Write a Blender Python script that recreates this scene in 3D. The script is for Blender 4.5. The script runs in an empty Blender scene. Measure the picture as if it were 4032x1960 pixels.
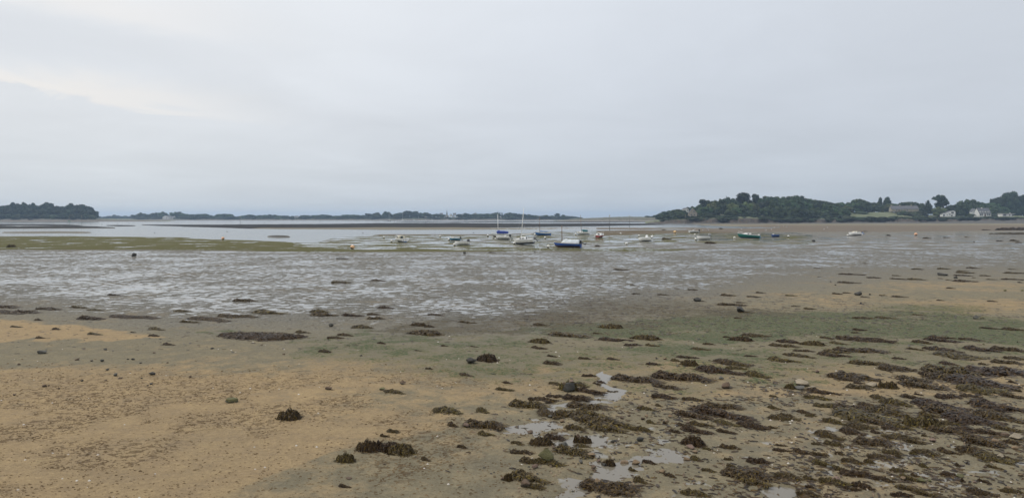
import bpy, bmesh, math, random
import numpy as np
from mathutils import Vector, Matrix

S = bpy.context.scene
C = S.collection
R = math.radians

# ------------------------------------------------------------------ camera
FPX, HOR, CAMH = 2950.0, 856.0, 5.0            # focal length and horizon row in photo pixels, eye height in m
PITCH = math.atan((980.0 - HOR) / FPX)
cam = bpy.data.cameras.new('camera')
cam.sensor_width = 36.0
cam.lens = FPX / 4032.0 * 36.0
cam.clip_start, cam.clip_end = 0.1, 30000.0
camo = bpy.data.objects.new('camera', cam)
C.objects.link(camo)
camo.location = (0, 0, CAMH)
camo.rotation_euler = (R(90) - PITCH, 0, 0)
S.camera = camo

# ------------------------------------------------------------------ sky
SUN_AZ, SUN_EL = R(-78), R(52)                 # the sun stands behind the cloud, front left
W = bpy.data.worlds.new('World')
S.world = W
W.use_nodes = True
nt = W.node_tree
nt.nodes.clear()


def nd(tree, typ, **kw):
    n = tree.nodes.new(typ)
    for k, v in kw.items():
        if k == 'inp':
            for a, b in v.items():
                n.inputs[a].default_value = b
        else:
            setattr(n, k, v)
    return n


def mth(tree, op, a, b=None, c=None, clamp=False):
    n = tree.nodes.new('ShaderNodeMath')
    n.operation = op
    n.use_clamp = clamp
    for i, v in enumerate((a, b, c)):
        if v is None:
            continue
        if isinstance(v, (int, float)):
            n.inputs[i].default_value = v
        else:
            tree.links.new(v, n.inputs[i])
    return n.outputs[0]


def sstep(tree, v, lo, hi):
    n = tree.nodes.new('ShaderNodeMapRange')
    n.interpolation_type = 'SMOOTHSTEP'
    tree.links.new(v, n.inputs[0])
    n.inputs[1].default_value, n.inputs[2].default_value = lo, hi
    return n.outputs[0]


def cmix(tree, fac, a, b, mode='MIX'):
    n = tree.nodes.new('ShaderNodeMix')
    n.data_type = 'RGBA'
    n.blend_type = mode
    for i, v in ((0, fac), (6, a), (7, b)):
        if isinstance(v, (int, float)):
            n.inputs[i].default_value = v
        elif isinstance(v, tuple):
            n.inputs[i].default_value = (*v[:3], 1)
        else:
            tree.links.new(v, n.inputs[i])
    return n.outputs[2]


def build_sky():
    L = nt.links.new
    tc = nd(nt, 'ShaderNodeTexCoord')
    sep = nd(nt, 'ShaderNodeSeparateXYZ')
    L(tc.outputs['Generated'], sep.inputs[0])
    x, y, z = sep.outputs
    el = mth(nt, 'ARCSINE', z)
    az = mth(nt, 'ARCTAN2', x, y)
    zz = mth(nt, 'MAXIMUM', z, 0.0)
    sky = nd(nt, 'ShaderNodeTexSky', sky_type='NISHITA', sun_disc=False, sun_elevation=SUN_EL,
             sun_rotation=SUN_AZ % (2 * math.pi), dust_density=4.0, air_density=1.0)
    # cloud deck: flat layer seen in perspective
    den = mth(nt, 'ADD', zz, 0.10)
    px = mth(nt, 'DIVIDE', x, den)
    py = mth(nt, 'DIVIDE', y, den)
    comb = nd(nt, 'ShaderNodeCombineXYZ')
    L(px, comb.inputs[0]); L(py, comb.inputs[1])
    n1 = nd(nt, 'ShaderNodeTexNoise', inp={'Scale': 0.55, 'Detail': 5.0, 'Roughness': 0.5, 'Distortion': 0.6})
    L(comb.outputs[0], n1.inputs[0])
    n2 = nd(nt, 'ShaderNodeTexNoise', inp={'Scale': 1.5, 'Detail': 6.0, 'Roughness': 0.55, 'Distortion': 0.9})
    L(comb.outputs[0], n2.inputs[0])
    ramp = nd(nt, 'ShaderNodeValToRGB')
    e = ramp.color_ramp.elements
    stops = [(0.0, (0.600, 0.650, 0.695)), (0.05, (0.630, 0.680, 0.730)), (0.11, (0.680, 0.726, 0.78)), (0.18, (0.735, 0.78, 0.835)),
             (0.30, (0.79, 0.83, 0.88)), (0.60, (0.92, 0.94, 0.97)), (1.0, (1.0, 1.01, 1.02))]
    e[0].position, e[0].color = stops[0][0], (*stops[0][1], 1)
    e[1].position, e[1].color = stops[1][0], (*stops[1][1], 1)
    for p, c in stops[2:]:
        q = e.new(p); q.color = (*c, 1)
    L(zz, ramp.inputs[0])
    # brighter towards the hidden sun, duller away from it
    lr = nd(nt, 'ShaderNodeMapRange', interpolation_type='SMOOTHSTEP')
    L(x, lr.inputs[0])
    for i, v in zip((1, 2, 3, 4), (-0.75, 0.75, 1.10, 0.86)):
        lr.inputs[i].default_value = v
    warm = cmix(nt, sstep(nt, x, 0.35, -0.6), (0.985, 0.995, 1.02), (1.03, 1.0, 0.965))
    col = cmix(nt, 1.0, ramp.outputs[0], warm, 'MULTIPLY')
    v1 = mth(nt, 'MULTIPLY_ADD', n1.outputs[0], 0.26, 0.895)
    v2 = mth(nt, 'MULTIPLY_ADD', n2.outputs[0], 0.09, 0.96)
    vv = mth(nt, 'MULTIPLY', mth(nt, 'MULTIPLY', v1, v2), lr.outputs[0])
    cc = nd(nt, 'ShaderNodeCombineXYZ')
    for i in range(3):
        L(vv, cc.inputs[i])
    col = cmix(nt, 1.0, col, cc.outputs[0], 'MULTIPLY')
    # long thin break in the cloud, low on the left
    wob = mth(nt, 'MULTIPLY_ADD', n2.outputs[0], 0.060, -0.030)
    line = mth(nt, 'MULTIPLY_ADD', az, -0.075, 0.098)         # height of the break falls to the right
    dist = mth(nt, 'SUBTRACT', mth(nt, 'ADD', el, wob), line)
    side = sstep(nt, az, -0.24, -0.56)
    band = mth(nt, 'MULTIPLY', sstep(nt, dist, -0.006, 0.003), sstep(nt, dist, 0.040, 0.006))
    col = cmix(nt, mth(nt, 'MULTIPLY', mth(nt, 'MULTIPLY', band, side), 0.70), col, (0.96, 0.92, 0.87))
    lp = mth(nt, 'MULTIPLY', sstep(nt, dist, 0.022, 0.050), sstep(nt, dist, 0.105, 0.070))
    col = cmix(nt, mth(nt, 'MULTIPLY', mth(nt, 'MULTIPLY', lp, side), 0.32), col, (0.63, 0.67, 0.73))
    up2 = mth(nt, 'MULTIPLY', sstep(nt, dist, 0.080, 0.105), sstep(nt, dist, 0.15, 0.112))
    col = cmix(nt, mth(nt, 'MULTIPLY', mth(nt, 'MULTIPLY', up2, side), 0.55), col, (0.93, 0.90, 0.87))
    b1 = nd(nt, 'ShaderNodeBackground', inp={'Strength': 1.0})
    L(col, b1.inputs[0])
    b2 = nd(nt, 'ShaderNodeBackground', inp={'Strength': 0.05})
    L(sky.outputs[0], b2.inputs[0])
    mx = nd(nt, 'ShaderNodeMixShader', inp={0: 0.06})
    L(b1.outputs[0], mx.inputs[1]); L(b2.outputs[0], mx.inputs[2])
    out = nd(nt, 'ShaderNodeOutputWorld')
    L(mx.outputs[0], out.inputs[0])


build_sky()
sl = bpy.data.lights.new('sun', 'SUN')
sl.energy, sl.angle, sl.color = 1.3, R(24), (1.0, 0.97, 0.92)
so = bpy.data.objects.new('sun', sl)
C.objects.link(so)
sd = Vector((math.sin(SUN_AZ) * math.cos(SUN_EL), math.cos(SUN_AZ) * math.cos(SUN_EL), math.sin(SUN_EL)))
so.rotation_euler = (-sd).to_track_quat('-Z', 'Y').to_euler()
vs = S.view_settings
vs.view_transform, vs.look, vs.exposure, vs.gamma = 'Standard', 'None', 0.0, 1.0
S.cycles.max_bounces = 6
S.cycles.volume_bounces = 1
S.cycles.caustics_reflective = S.cycles.caustics_refractive = False

# ------------------------------------------------------------------ helpers
CP, SP = math.cos(PITCH), math.sin(PITCH)


def G(px, py, z=0.0):
    """photo pixel -> point where its ray meets the plane at height z"""
    a, b = (px - 2016.0) / FPX, -(py - 980.0) / FPX
    d = (a, CP + b * SP, -SP + b * CP)
    t = (z - CAMH) / d[2]
    return Vector((d[0] * t, d[1] * t, z))


def PU(u, d, z=0.0):
    """point at distance d, in the direction of photo column u"""
    return Vector(((u - 2016.0) / FPX * d, d, z))


def ZAT(py, d):
    return CAMH - (py - HOR) / FPX * d


def to_px(x, y, z=0.0):
    dy, dz = y, z - CAMH
    f = dy * CP - dz * SP
    u = dy * SP + dz * CP
    f = np.maximum(f, 0.3)
    return 2016.0 + FPX * x / f, 980.0 - FPX * u / f


def _hash(ix, iy, seed):
    h = (ix.astype(np.int64) * 374761393 + iy.astype(np.int64) * 668265263 + seed * 974634653) & 0x7fffffff
    h = ((h ^ (h >> 13)) * 1274126177) & 0x7fffffff
    return ((h ^ (h >> 16)) & 0xffff) / 65535.0


def vnoise(x, y, seed=0):
    x = np.asarray(x, float); y = np.asarray(y, float)
    ix, iy = np.floor(x), np.floor(y)
    fx, fy = x - ix, y - iy
    fx, fy = fx * fx * (3 - 2 * fx), fy * fy * (3 - 2 * fy)
    a, b = _hash(ix, iy, seed), _hash(ix + 1, iy, seed)
    c, d = _hash(ix, iy + 1, seed), _hash(ix + 1, iy + 1, seed)
    return (a * (1 - fx) + b * fx) * (1 - fy) + (c * (1 - fx) + d * fx) * fy


def fbm(x, y, seed=0, o=4):
    s, amp, tot = 0.0, 1.0, 0.0
    for i in range(o):
        s = s + amp * vnoise(x * 2 ** i, y * 2 ** i, seed + i * 17)
        tot += amp
        amp *= 0.5
    return s / tot


def sm(v, lo, hi):
    t = np.clip((v - lo) / (hi - lo), 0, 1)
    return t * t * (3 - 2 * t)


class MB:
    """collects shapes and links them as one mesh object"""

    def __init__(self):
        self.v, self.f = [], []

    def add(self, vs, fs):
        o = len(self.v)
        self.v += [tuple(p) for p in vs]
        self.f += [tuple(i + o for i in f) for f in fs]
        return self

    def box(self, c, s, rz=0.0, ry=0.0):
        m = Matrix.Rotation(rz, 3, 'Z') @ Matrix.Rotation(ry, 3, 'Y')
        vs = [Vector(c) + m @ Vector((x * s[0] / 2, y * s[1] / 2, z * s[2] / 2))
              for x in (-1, 1) for y in (-1, 1) for z in (-1, 1)]
        return self.add(vs, [(0, 1, 3, 2), (4, 6, 7, 5), (0, 4, 5, 1), (2, 3, 7, 6), (0, 2, 6, 4), (1, 5, 7, 3)])

    def tube(self, pts, rs, n=6, cap=True):
        pts = [Vector(p) for p in pts]
        if not isinstance(rs, (list, tuple)):
            rs = [rs] * len(pts)
        vs, fs = [], []
        for i, p in enumerate(pts):
            t = (pts[min(i + 1, len(pts) - 1)] - pts[max(i - 1, 0)]).normalized()
            a = t.cross(Vector((0, 0, 1)) if abs(t.z) < 0.9 else Vector((1, 0, 0))).normalized()
            b = t.cross(a)
            for k in range(n):
                w = 2 * math.pi * k / n
                vs.append(p + (a * math.cos(w) + b * math.sin(w)) * rs[i])
        for i in range(len(pts) - 1):
            for k in range(n):
                fs.append((i * n + k, i * n + (k + 1) % n, (i + 1) * n + (k + 1) % n, (i + 1) * n + k))
        if cap:
            fs.append(tuple(range(n - 1, -1, -1)))
            fs.append(tuple((len(pts) - 1) * n + k for k in range(n)))
        return self.add(vs, fs)

    def grid(self, rows, close=False):
        """rows of points -> quads"""
        n = len(rows[0])
        vs = [p for r in rows for p in r]
        fs = []
        for i in range(len(rows) - 1):
            for k in range(n - (0 if close else 1)):
                fs.append((i * n + k, i * n + (k + 1) % n, (i + 1) * n + (k + 1) % n, (i + 1) * n + k))
        return self.add(vs, fs)

    def sup(self, c, r, e=1.0, nu=14, nv=8, rot=None, zlo=-1.0, zhi=1.0):
        """rounded box / ellipsoid"""
        pw = lambda t: math.copysign(abs(t) ** e, t)
        rows = []
        for j in range(nv + 1):
            ph = math.asin(zlo) + (math.asin(zhi) - math.asin(zlo)) * j / nv
            row = []
            for k in range(nu):
                th = 2 * math.pi * k / nu
                p = Vector((r[0] * pw(math.cos(ph)) * pw(math.cos(th)), r[1] * pw(math.cos(ph)) * pw(math.sin(th)), r[2] * pw(math.sin(ph))))
                if rot is not None:
                    p = rot @ p
                row.append(Vector(c) + p)
            rows.append(row)
        return self.grid(rows, True)

    def prism(self, poly, y0, y1):
        """polygon in x,z drawn out along y"""
        n = len(poly)
        vs = [(x, y0, z) for x, z in poly] + [(x, y1, z) for x, z in poly]
        fs = [tuple(range(n)), tuple(range(2 * n - 1, n - 1, -1))]
        fs += [(i, i + n, (i + 1) % n + n, (i + 1) % n) for i in range(n)]
        return self.add(vs, fs)

    def mesh(self, name, smooth=False):
        m = bpy.data.meshes.new(name)
        m.from_pydata(self.v, [], self.f)
        if smooth:
            m.polygons.foreach_set('use_smooth', [True] * len(m.polygons))
        m.update()
        return m

    def build(self, name, mat, parent=None, smooth=False):
        return link(name, self.mesh(name, smooth), mat, parent)


def link(name, mesh, mat=None, parent=None):
    if mat is not None and not mesh.materials:
        mesh.materials.append(mat)
    o = bpy.data.objects.new(name, mesh)
    C.objects.link(o)
    if parent is not None:
        o.parent = parent
    return o


def tag(o, label=None, cat=None, group=None, kind=None):
    for k, v in (('label', label), ('category', cat), ('group', group), ('kind', kind)):
        if v:
            o[k] = v
    return o


def thing(name, label, cat, loc, rz=0.0, group=None, rot=None, scale=None):
    o = bpy.data.objects.new(name, None)
    C.objects.link(o)
    o.empty_display_size = 0.3
    o.location = loc
    o.rotation_euler = rot if rot else (0, 0, rz)
    if scale:
        o.scale = scale
    return tag(o, label, cat, group)


# ------------------------------------------------------------------ materials
MATS = {}


def pmat(name, col, rough=0.6, col2=None, scale=4.0, bump=0.0, bscale=30.0, spec=0.5, metal=0.0, rnd=0.0, contrast=(0.35, 0.65), detail=4.0):
    """principled material with noise mottling, fine relief and variation between objects"""
    m = bpy.data.materials.new(name)
    m.use_nodes = True
    t = m.node_tree
    b = t.nodes['Principled BSDF']
    L = t.links.new
    tc = nd(t, 'ShaderNodeTexCoord')
    c = None
    if col2 is not None:
        n = nd(t, 'ShaderNodeTexNoise', inp={'Scale': scale, 'Detail': detail, 'Roughness': 0.6})
        L(tc.outputs['Object'], n.inputs[0])
        c = cmix(t, sstep(t, n.outputs[0], *contrast), tuple(col), tuple(col2))
    if rnd:
        oi = nd(t, 'ShaderNodeObjectInfo')
        hs = nd(t, 'ShaderNodeHueSaturation')
        L(mth(t, 'MULTIPLY_ADD', oi.outputs['Random'], rnd * 2, 1 - rnd), hs.inputs['Value'])
        L(mth(t, 'MULTIPLY_ADD', oi.outputs['Random'], 0.05, 0.475), hs.inputs['Hue'])
        if c is None:
            hs.inputs['Color'].default_value = (*col, 1)
        else:
            L(c, hs.inputs['Color'])
        c = hs.outputs[0]
    if c is None:
        b.inputs['Base Color'].default_value = (*col, 1)
    else:
        L(c, b.inputs['Base Color'])
    b.inputs['Roughness'].default_value = rough
    b.inputs['Specular IOR Level'].default_value = spec
    b.inputs['Metallic'].default_value = metal
    if bump:
        n2 = nd(t, 'ShaderNodeTexNoise', inp={'Scale': bscale, 'Detail': 5.0, 'Roughness': 0.65})
        L(tc.outputs['Object'], n2.inputs[0])
        bp = nd(t, 'ShaderNodeBump', inp={'Strength': bump, 'Distance': 0.02})
        L(n2.outputs[0], bp.inputs['Height'])
        L(bp.outputs[0], b.inputs['Normal'])
    MATS[name] = m
    return m


def paint(name, col, rough=0.35):
    """boat paint: gloss with grime low on the hull and faint streaks"""
    m = bpy.data.materials.new(name)
    m.use_nodes = True
    t = m.node_tree
    b = t.nodes['Principled BSDF']
    L = t.links.new
    tc = nd(t, 'ShaderNodeTexCoord')
    mp = nd(t, 'ShaderNodeMapping')
    mp.inputs['Scale'].default_value = (5, 5, 0.9)
    L(tc.outputs['Object'], mp.inputs[0])
    n = nd(t, 'ShaderNodeTexNoise', inp={'Scale': 1.0, 'Detail': 6.0, 'Roughness': 0.65})
    L(mp.outputs[0], n.inputs[0])
    dirt = tuple(0.55 * c + 0.45 * d for c, d in zip(col, (0.16, 0.14, 0.10)))
    L(cmix(t, mth(t, 'MULTIPLY', sstep(t, n.outputs[0], 0.52, 0.72), 0.75), tuple(col), dirt), b.inputs['Base Color'])
    L(mth(t, 'MULTIPLY_ADD', n.outputs[0], 0.3, rough - 0.1), b.inputs['Roughness'])
    MATS[name] = m
    return m


white = paint('white_gelcoat', (0.84, 0.84, 0.82))
cream = paint('cream_gelcoat', (0.62, 0.58, 0.44))
greyw = paint('pale_grey_paint', (0.64, 0.66, 0.66))
blue = paint('royal_blue_paint', (0.030, 0.100, 0.38))
skyb = paint('bright_blue_paint', (0.045, 0.17, 0.46))
lblue = paint('light_blue_paint', (0.10, 0.27, 0.40))
navy = paint('navy_paint', (0.03, 0.035, 0.06), 0.55)
green = paint('green_paint', (0.012, 0.165, 0.125))
red = paint('red_paint', (0.36, 0.075, 0.06))
dkgreen = paint('dark_teal_bottom', (0.012, 0.055, 0.065), 0.6)
anti = paint('antifouling_brown', (0.10, 0.055, 0.05), 0.75)
antib = paint('antifouling_blue', (0.02, 0.10, 0.24), 0.75)
black = pmat('black_plastic', (0.02, 0.02, 0.022), 0.4, (0.04, 0.04, 0.04), 8)
greyp = pmat('grey_plastic', (0.28, 0.29, 0.30), 0.4, (0.36, 0.37, 0.38), 6)
glass = pmat('dark_glass', (0.025, 0.03, 0.035), 0.08, (0.05, 0.055, 0.06), 2)
alu = pmat('aluminium', (0.62, 0.62, 0.60), 0.4, (0.5, 0.5, 0.49), 3, metal=0.25)
wood = pmat('varnished_wood', (0.13, 0.08, 0.045), 0.45, (0.2, 0.13, 0.07), 6)
tarpm = pmat('grey_tarpaulin', (0.64, 0.68, 0.70), 0.6, (0.52, 0.56, 0.58), 3, bump=0.4, bscale=5)
clothb = pmat('blue_canvas', (0.022, 0.045, 0.22), 0.75, (0.035, 0.065, 0.30), 5, bump=0.3, bscale=8)
clothl = pmat('light_blue_canvas', (0.03, 0.12, 0.36), 0.75, (0.04, 0.16, 0.44), 5, bump=0.3, bscale=8)
cloths = pmat('teal_canvas', (0.008, 0.085, 0.095), 0.75, (0.015, 0.12, 0.13), 5, bump=0.3, bscale=8)
clothw = pmat('white_sailcloth', (0.66, 0.65, 0.61), 0.75, (0.56, 0.55, 0.51), 5, bump=0.3, bscale=8)
sailm = pmat('orange_sailcloth', (0.40, 0.19, 0.09), 0.8, (0.33, 0.14, 0.06), 0.6)
buoyw = pmat('white_buoy_plastic', (0.82, 0.81, 0.77), 0.45, (0.68, 0.66, 0.58), 5, rnd=0.08)
buoyo = pmat('orange_buoy_plastic', (0.80, 0.46, 0.18), 0.5, (0.74, 0.54, 0.30), 3, rnd=0.05)
foul = pmat('weed_fouling', (0.025, 0.025, 0.017), 0.8, (0.06, 0.055, 0.035), 14, bump=0.8, bscale=30)
postm = pmat('weathered_post', (0.16, 0.14, 0.12), 0.8, (0.26, 0.24, 0.21), 2)
postd = pmat('barnacled_post', (0.03, 0.03, 0.028), 0.85, (0.07, 0.065, 0.055), 4)
marky = pmat('yellow_topmark', (0.42, 0.36, 0.16), 0.6, (0.36, 0.33, 0.2), 2)
markg = pmat('green_topmark', (0.02, 0.22, 0.12), 0.6, (0.03, 0.28, 0.16), 2)
weed = None
leafs = {}


def leafmat(name, a, b, rnd=0.32):
    m = bpy.data.materials.new(name)
    m.use_nodes = True
    t = m.node_tree
    bs = t.nodes['Principled BSDF']
    L = t.links.new
    tc = nd(t, 'ShaderNodeTexCoord')
    ge = nd(t, 'ShaderNodeNewGeometry')
    oi = nd(t, 'ShaderNodeObjectInfo')
    n = nd(t, 'ShaderNodeTexNoise', inp={'Scale': 5.0, 'Detail': 3.0})
    L(tc.outputs['Object'], n.inputs[0])
    c = cmix(t, sstep(t, n.outputs[0], 0.35, 0.65), a, b)
    hs = nd(t, 'ShaderNodeHueSaturation')
    v = mth(t, 'ADD', mth(t, 'MULTIPLY_ADD', ge.outputs['Random Per Island'], 0.5, 0.75), mth(t, 'MULTIPLY_ADD', oi.outputs['Random'], 2 * rnd, -rnd))
    L(v, hs.inputs['Value'])
    L(mth(t, 'MULTIPLY_ADD', oi.outputs['Random'], 0.06, 0.47), hs.inputs['Hue'])
    L(c, hs.inputs['Color'])
    L(hs.outputs[0], bs.inputs['Base Color'])
    bs.inputs['Roughness'].default_value = 0.8
    bs.inputs['Specular IOR Level'].default_value = 0.2
    leafs[name] = m
    return m


leaf_dark = leafmat('dark_evergreen_foliage', (0.018, 0.030, 0.017), (0.035, 0.052, 0.024))
leaf_mid = leafmat('broadleaf_foliage', (0.030, 0.052, 0.022), (0.058, 0.085, 0.032))
leaf_pale = leafmat('pale_green_foliage', (0.075, 0.105, 0.038), (0.11, 0.135, 0.05))
leaf_olive = leafmat('hedge_foliage', (0.032, 0.048, 0.025), (0.06, 0.074, 0.036))
bark = pmat('grey_bark', (0.09, 0.075, 0.06), 0.9, (0.15, 0.13, 0.11), 3)

# ------------------------------------------------------------------ ground sheet
BARS = [  # mud and oyster banks in the channel: columns, upper edge, lower edge, how dark
    ([-700, 0, 200, 280, 330], [882, 883, 884, 886, 888], [888.5, 888, 888.4, 888.3, 888.1], 0.85),
    ([-700, 0, 150, 300, 380, 452], [889.5, 890.5, 891.5, 890, 893, 896.6], [901, 900, 899.5, 899, 898, 897.6], 0.72),
    ([0, 60, 120, 230, 310, 370], [915.5, 914, 913.5, 912.8, 914, 915.6], [915.6, 917, 917.4, 917, 916.8, 915.7], 0.3),
    ([410, 440, 470, 510, 540], [887.6, 886.2, 886, 887.4, 889], [887.7, 889.6, 890.6, 890, 889.1], 0.85),
    ([553, 640, 760, 980, 1235, 1500, 1800, 2000, 2250, 2560, 2620], [885, 885, 885, 884, 882.6, 879, 878.5, 880, 880, 880.5, 884],
     [886, 889, 892.5, 899, 899.5, 896.5, 896, 894.5, 891.5, 886.5, 885], 0.95),
    ([980, 1100, 1235, 1500, 1800, 1960, 2100, 2300, 2500, 2720, 2800], [897, 897, 896.5, 896.5, 896.5, 898.3, 898.6, 898.4, 897.5, 898, 900],
     [899, 900.6, 901.5, 903.3, 903.2, 902.2, 901.6, 901.4, 902.8, 900.3, 900.6], 0.22),
    ([1560, 1640, 1900, 2200, 2500, 2650], [873.6, 873.6, 872.4, 871.6, 871.4, 873], [874.6, 875.2, 874.6, 875.0, 874.8, 874], 0.85),
    ([1050, 1070, 1095, 1120, 1145], [931, 929.5, 928.8, 930, 932], [931.1, 932.6, 934, 933.4, 932.1], 0.55),
]
BARGAPS = [([1380, 1540], 885.2, 1.0), ([1640, 2060], 884.4, 0.8), ([1800, 2450], 876.8, 0.9), ([0, 140], 892.7, 1.0), ([2440, 2560], 884.2, 0.8)]


def band(px, py, xs, top, bot, ft=1.0, fb=1.0):
    a = np.interp(px, xs, top)
    b = np.interp(px, xs, bot)
    m = sm(py, a - ft, a + ft) * (1 - sm(py, b - fb, b + fb))
    return m * ((px >= xs[0]) & (px <= xs[-1]))


def gau(px, py, cx, cy, sx, sy):
    return np.exp(-(((px - cx) / sx) ** 2 + ((py - cy) / sy) ** 2))


def channel(px, py, wob):
    xs = [-900, 0, 330, 500, 700, 900, 1100, 1228, 1300, 1420, 1500, 1800, 2000, 2150, 2300, 2450, 2600, 2750, 2900, 3030, 3080]
    lo = [926, 926, 928, 931, 934, 941, 949, 954, 938, 927, 922, 920, 918, 911, 908, 906, 902, 899, 897, 896.5, 893]
    hi = [860, 860, 860, 860, 860, 860, 860, 860, 860, 860, 860, 860, 860, 860, 860, 862, 866, 884, 892, 895.5, 894]
    return band(px, py + wob, xs, hi, lo, 0.4, 2.2)


def ground_fields(x, y):
    """height and zone weights at ground points"""
    px, py = to_px(x, y)
    far = sm(y, 90, 160)
    wob = (fbm(x / 14, y / 30, 3) - 0.5) * 9.0 * far
    ch = channel(px, py, wob)
    bw = (fbm(x / 25, y / 60, 5) - 0.5) * 2.0
    bar = np.zeros_like(px); dark = np.zeros_like(px)
    for xs, t, b, dk in BARS:
        m = band(px, py + bw, xs, t, b, 0.35, 0.5)
        bar = np.maximum(bar, m)
        dark = np.maximum(dark, m * dk)
    gp = np.zeros_like(px)
    for (a, b), yy, w in BARGAPS:
        gp = np.maximum(gp, np.exp(-((py + bw * 0.5 - yy) / (0.75 * w)) ** 2) * sm(px, a, a + 40) * (1 - sm(px, b - 40, b)))
    bar = bar * (1 - 0.99 * sm(gp, 0.3, 0.7))
    land = bar + (1 - ch)
    z = -0.75 + 0.75 * np.clip(land, 0, 1) + 0.25 * bar
    z = np.where(y > 1250, -1.0, z)
    near = 1 - sm(y, 45, 110)
    rel = (fbm(x / 1.9, y / 1.9, 21, 3) - 0.5) * 0.035 + (fbm(x / 0.42, y / 0.42, 22, 3) - 0.5) * 0.022
    z = z + rel * near
    mid = sm(y, 35, 60) * (1 - sm(y, 130, 170))
    z = z + (fbm(x / 0.6, y / 0.9, 29, 3) - 0.5) * 0.07 * mid
    z = z + (fbm(x / 60, y / 60, 8, 3) - 0.5) * 0.12 * sm(y, 60, 200) * (1 - sm(y, 500, 900)) * (1 - ch)
    # shallow pool in the foreground and the damp gully leading into it
    pwx = px + (fbm(x / 0.8, y / 0.8, 31, 4) - 0.5) * 190 * sm(py, 1350, 1600)
    pwy = py + (fbm(x / 0.8 + 9, y / 0.8, 32, 4) - 0.5) * 75 * sm(py, 1350, 1600)
    pool = np.zeros_like(px)
    for cx, cy, sx, sy in ((2120, 1675, 130, 42), (2300, 1735, 160, 40), (2430, 1850, 160, 55), (2290, 1920, 130, 45), (2395, 1520, 34, 60),
                           (2300, 1592, 120, 20), (1965, 1685, 55, 13), (3060, 1950, 90, 35), (2600, 1800, 120, 40), (2380, 1475, 20, 20), (2150, 1600, 60, 10)):
        pool = np.maximum(pool, gau(pwx, pwy, cx, cy, sx * 1.08, sy * 1.1))
    pool = sm(pool, 0.25, 0.8)
    z = z - pool * 0.037 * (y < 40) + pool * (fbm(x / 0.22, y / 0.3, 33, 3) - 0.5) * 0.085 * (y < 40)
    z = z + 0.02 * (1 - pool) * (y < 40)
    # zones
    w1 = (fbm(x / 3.0, y / 5.0, 41, 4) - 0.5) * 160 * sm(py, 1150, 1500) + (fbm(x / 6.0, y / 9.0, 43, 4) - 0.5) * 40
    w2 = (fbm(x / 0.9, y / 1.6, 45, 4) - 0.5) * 90 * sm(py, 1080, 1350)
    qx, qy = px + w1 * 2.2 + w2 * 2.5, py + w1 * 0.5 + w2 * 0.45
    sand = sm(qx, 2350, 1050) * sm(qy, 1345, 1520)
    sand = np.maximum(sand, 0.5 * sm(qy, 1330, 1500))
    st = band(qx, qy * 1.0, [-900, 0, 300, 560, 640], [1262, 1262, 1280, 1318, 1330], [1348, 1346, 1344, 1336, 1332], 14, 5)
    sand = np.maximum(sand, st * 1.25)
    sand = sand * (1 - 0.8 * band(qx, qy, [-900, 0, 500, 760, 900], [1352, 1352, 1345, 1340, 1360], [1405, 1402, 1420, 1400, 1370], 6, 20))
    for cx, cy, sx, sy, v in ((3850, 1205, 420, 38, 0.66), (3850, 1130, 500, 22, 0.5), (3250, 1180, 350, 40, 0.4), (2700, 1440, 260, 22, 0.85), (2050, 1440, 110, 25, 0.95), (3500, 1560, 500, 60, 0.6)):
        sand = np.maximum(sand, v * gau(qx, qy, cx, cy, sx, sy))
    # grey flat in the bottom middle
    edge = np.interp(px, [600, 830, 1000, 1300, 1700, 1950, 2300], [2080, 1965, 1890, 1775, 1705, 1650, 1560])
    sand = sand * (1 - 0.62 * sm(py + w1 * 0.10, edge - 4, edge + 10))
    grn = np.zeros_like(px)
    for cx, cy, sx, sy, v in ((2950, 1275, 480, 48, 1.0), (3700, 1300, 480, 40, 1.0), (1570, 1345, 240, 20, 0.85), (2750, 1385, 330, 22, 0.9), (2250, 1405, 260, 18, 0.6),
                              (3080, 1500, 190, 16, 0.9), (850, 1305, 110, 11, 0.9), (3680, 1215, 260, 22, 0.75), (1990, 1490, 110, 16, 0.6), (3400, 1380, 500, 25, 0.5),
                              (2500, 1530, 300, 30, 0.35), (1700, 1385, 350, 30, 0.4)):
        grn = np.maximum(grn, v * gau(qx, qy, cx, cy, sx, sy))
    gb = band(qx, qy, [1900, 2300, 2800, 3300, 3700, 4100, 4900], [1300, 1270, 1235, 1230, 1225, 1262, 1262], [1310, 1330, 1350, 1345, 1350, 1352, 1352], 16, 16)
    grn = np.maximum(grn, 0.95 * gb * (0.35 + 1.1 * fbm(x / 2.5, y / 1.2, 47, 4)))
    grn = np.maximum(grn, 0.92 * band(qx, qy, [1100, 1500, 2000, 2600, 3200, 4200], [1310, 1300, 1320, 1350, 1350, 1340], [1420, 1460, 1520, 1560, 1480, 1420], 30, 50) * fbm(x / 2.0, y / 1.4, 48, 4))
    brn = np.zeros_like(px)
    bb = band(qx, qy, [1500, 1900, 2300, 2700, 3000, 3300], [1290, 1240, 1180, 1185, 1215, 1240], [1330, 1325, 1310, 1265, 1255, 1250], 14, 18)
    brn = np.maximum(brn, 1.1 * bb * (0.3 + 1.0 * fbm(x / 2.2, y / 1.6, 49, 4)))
    for cx, cy, sx, sy, v in ((2500, 1222, 420, 42, 1.0), (2250, 1300, 420, 32, 0.7), (2950, 1238, 300, 22, 0.9), (2050, 1180, 260, 30, 0.5), (1850, 1290, 350, 30, 0.45), (3400, 1250, 400, 14, 0.5)):
        brn = np.maximum(brn, v * gau(qx, qy, cx, cy, sx, sy))
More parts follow.
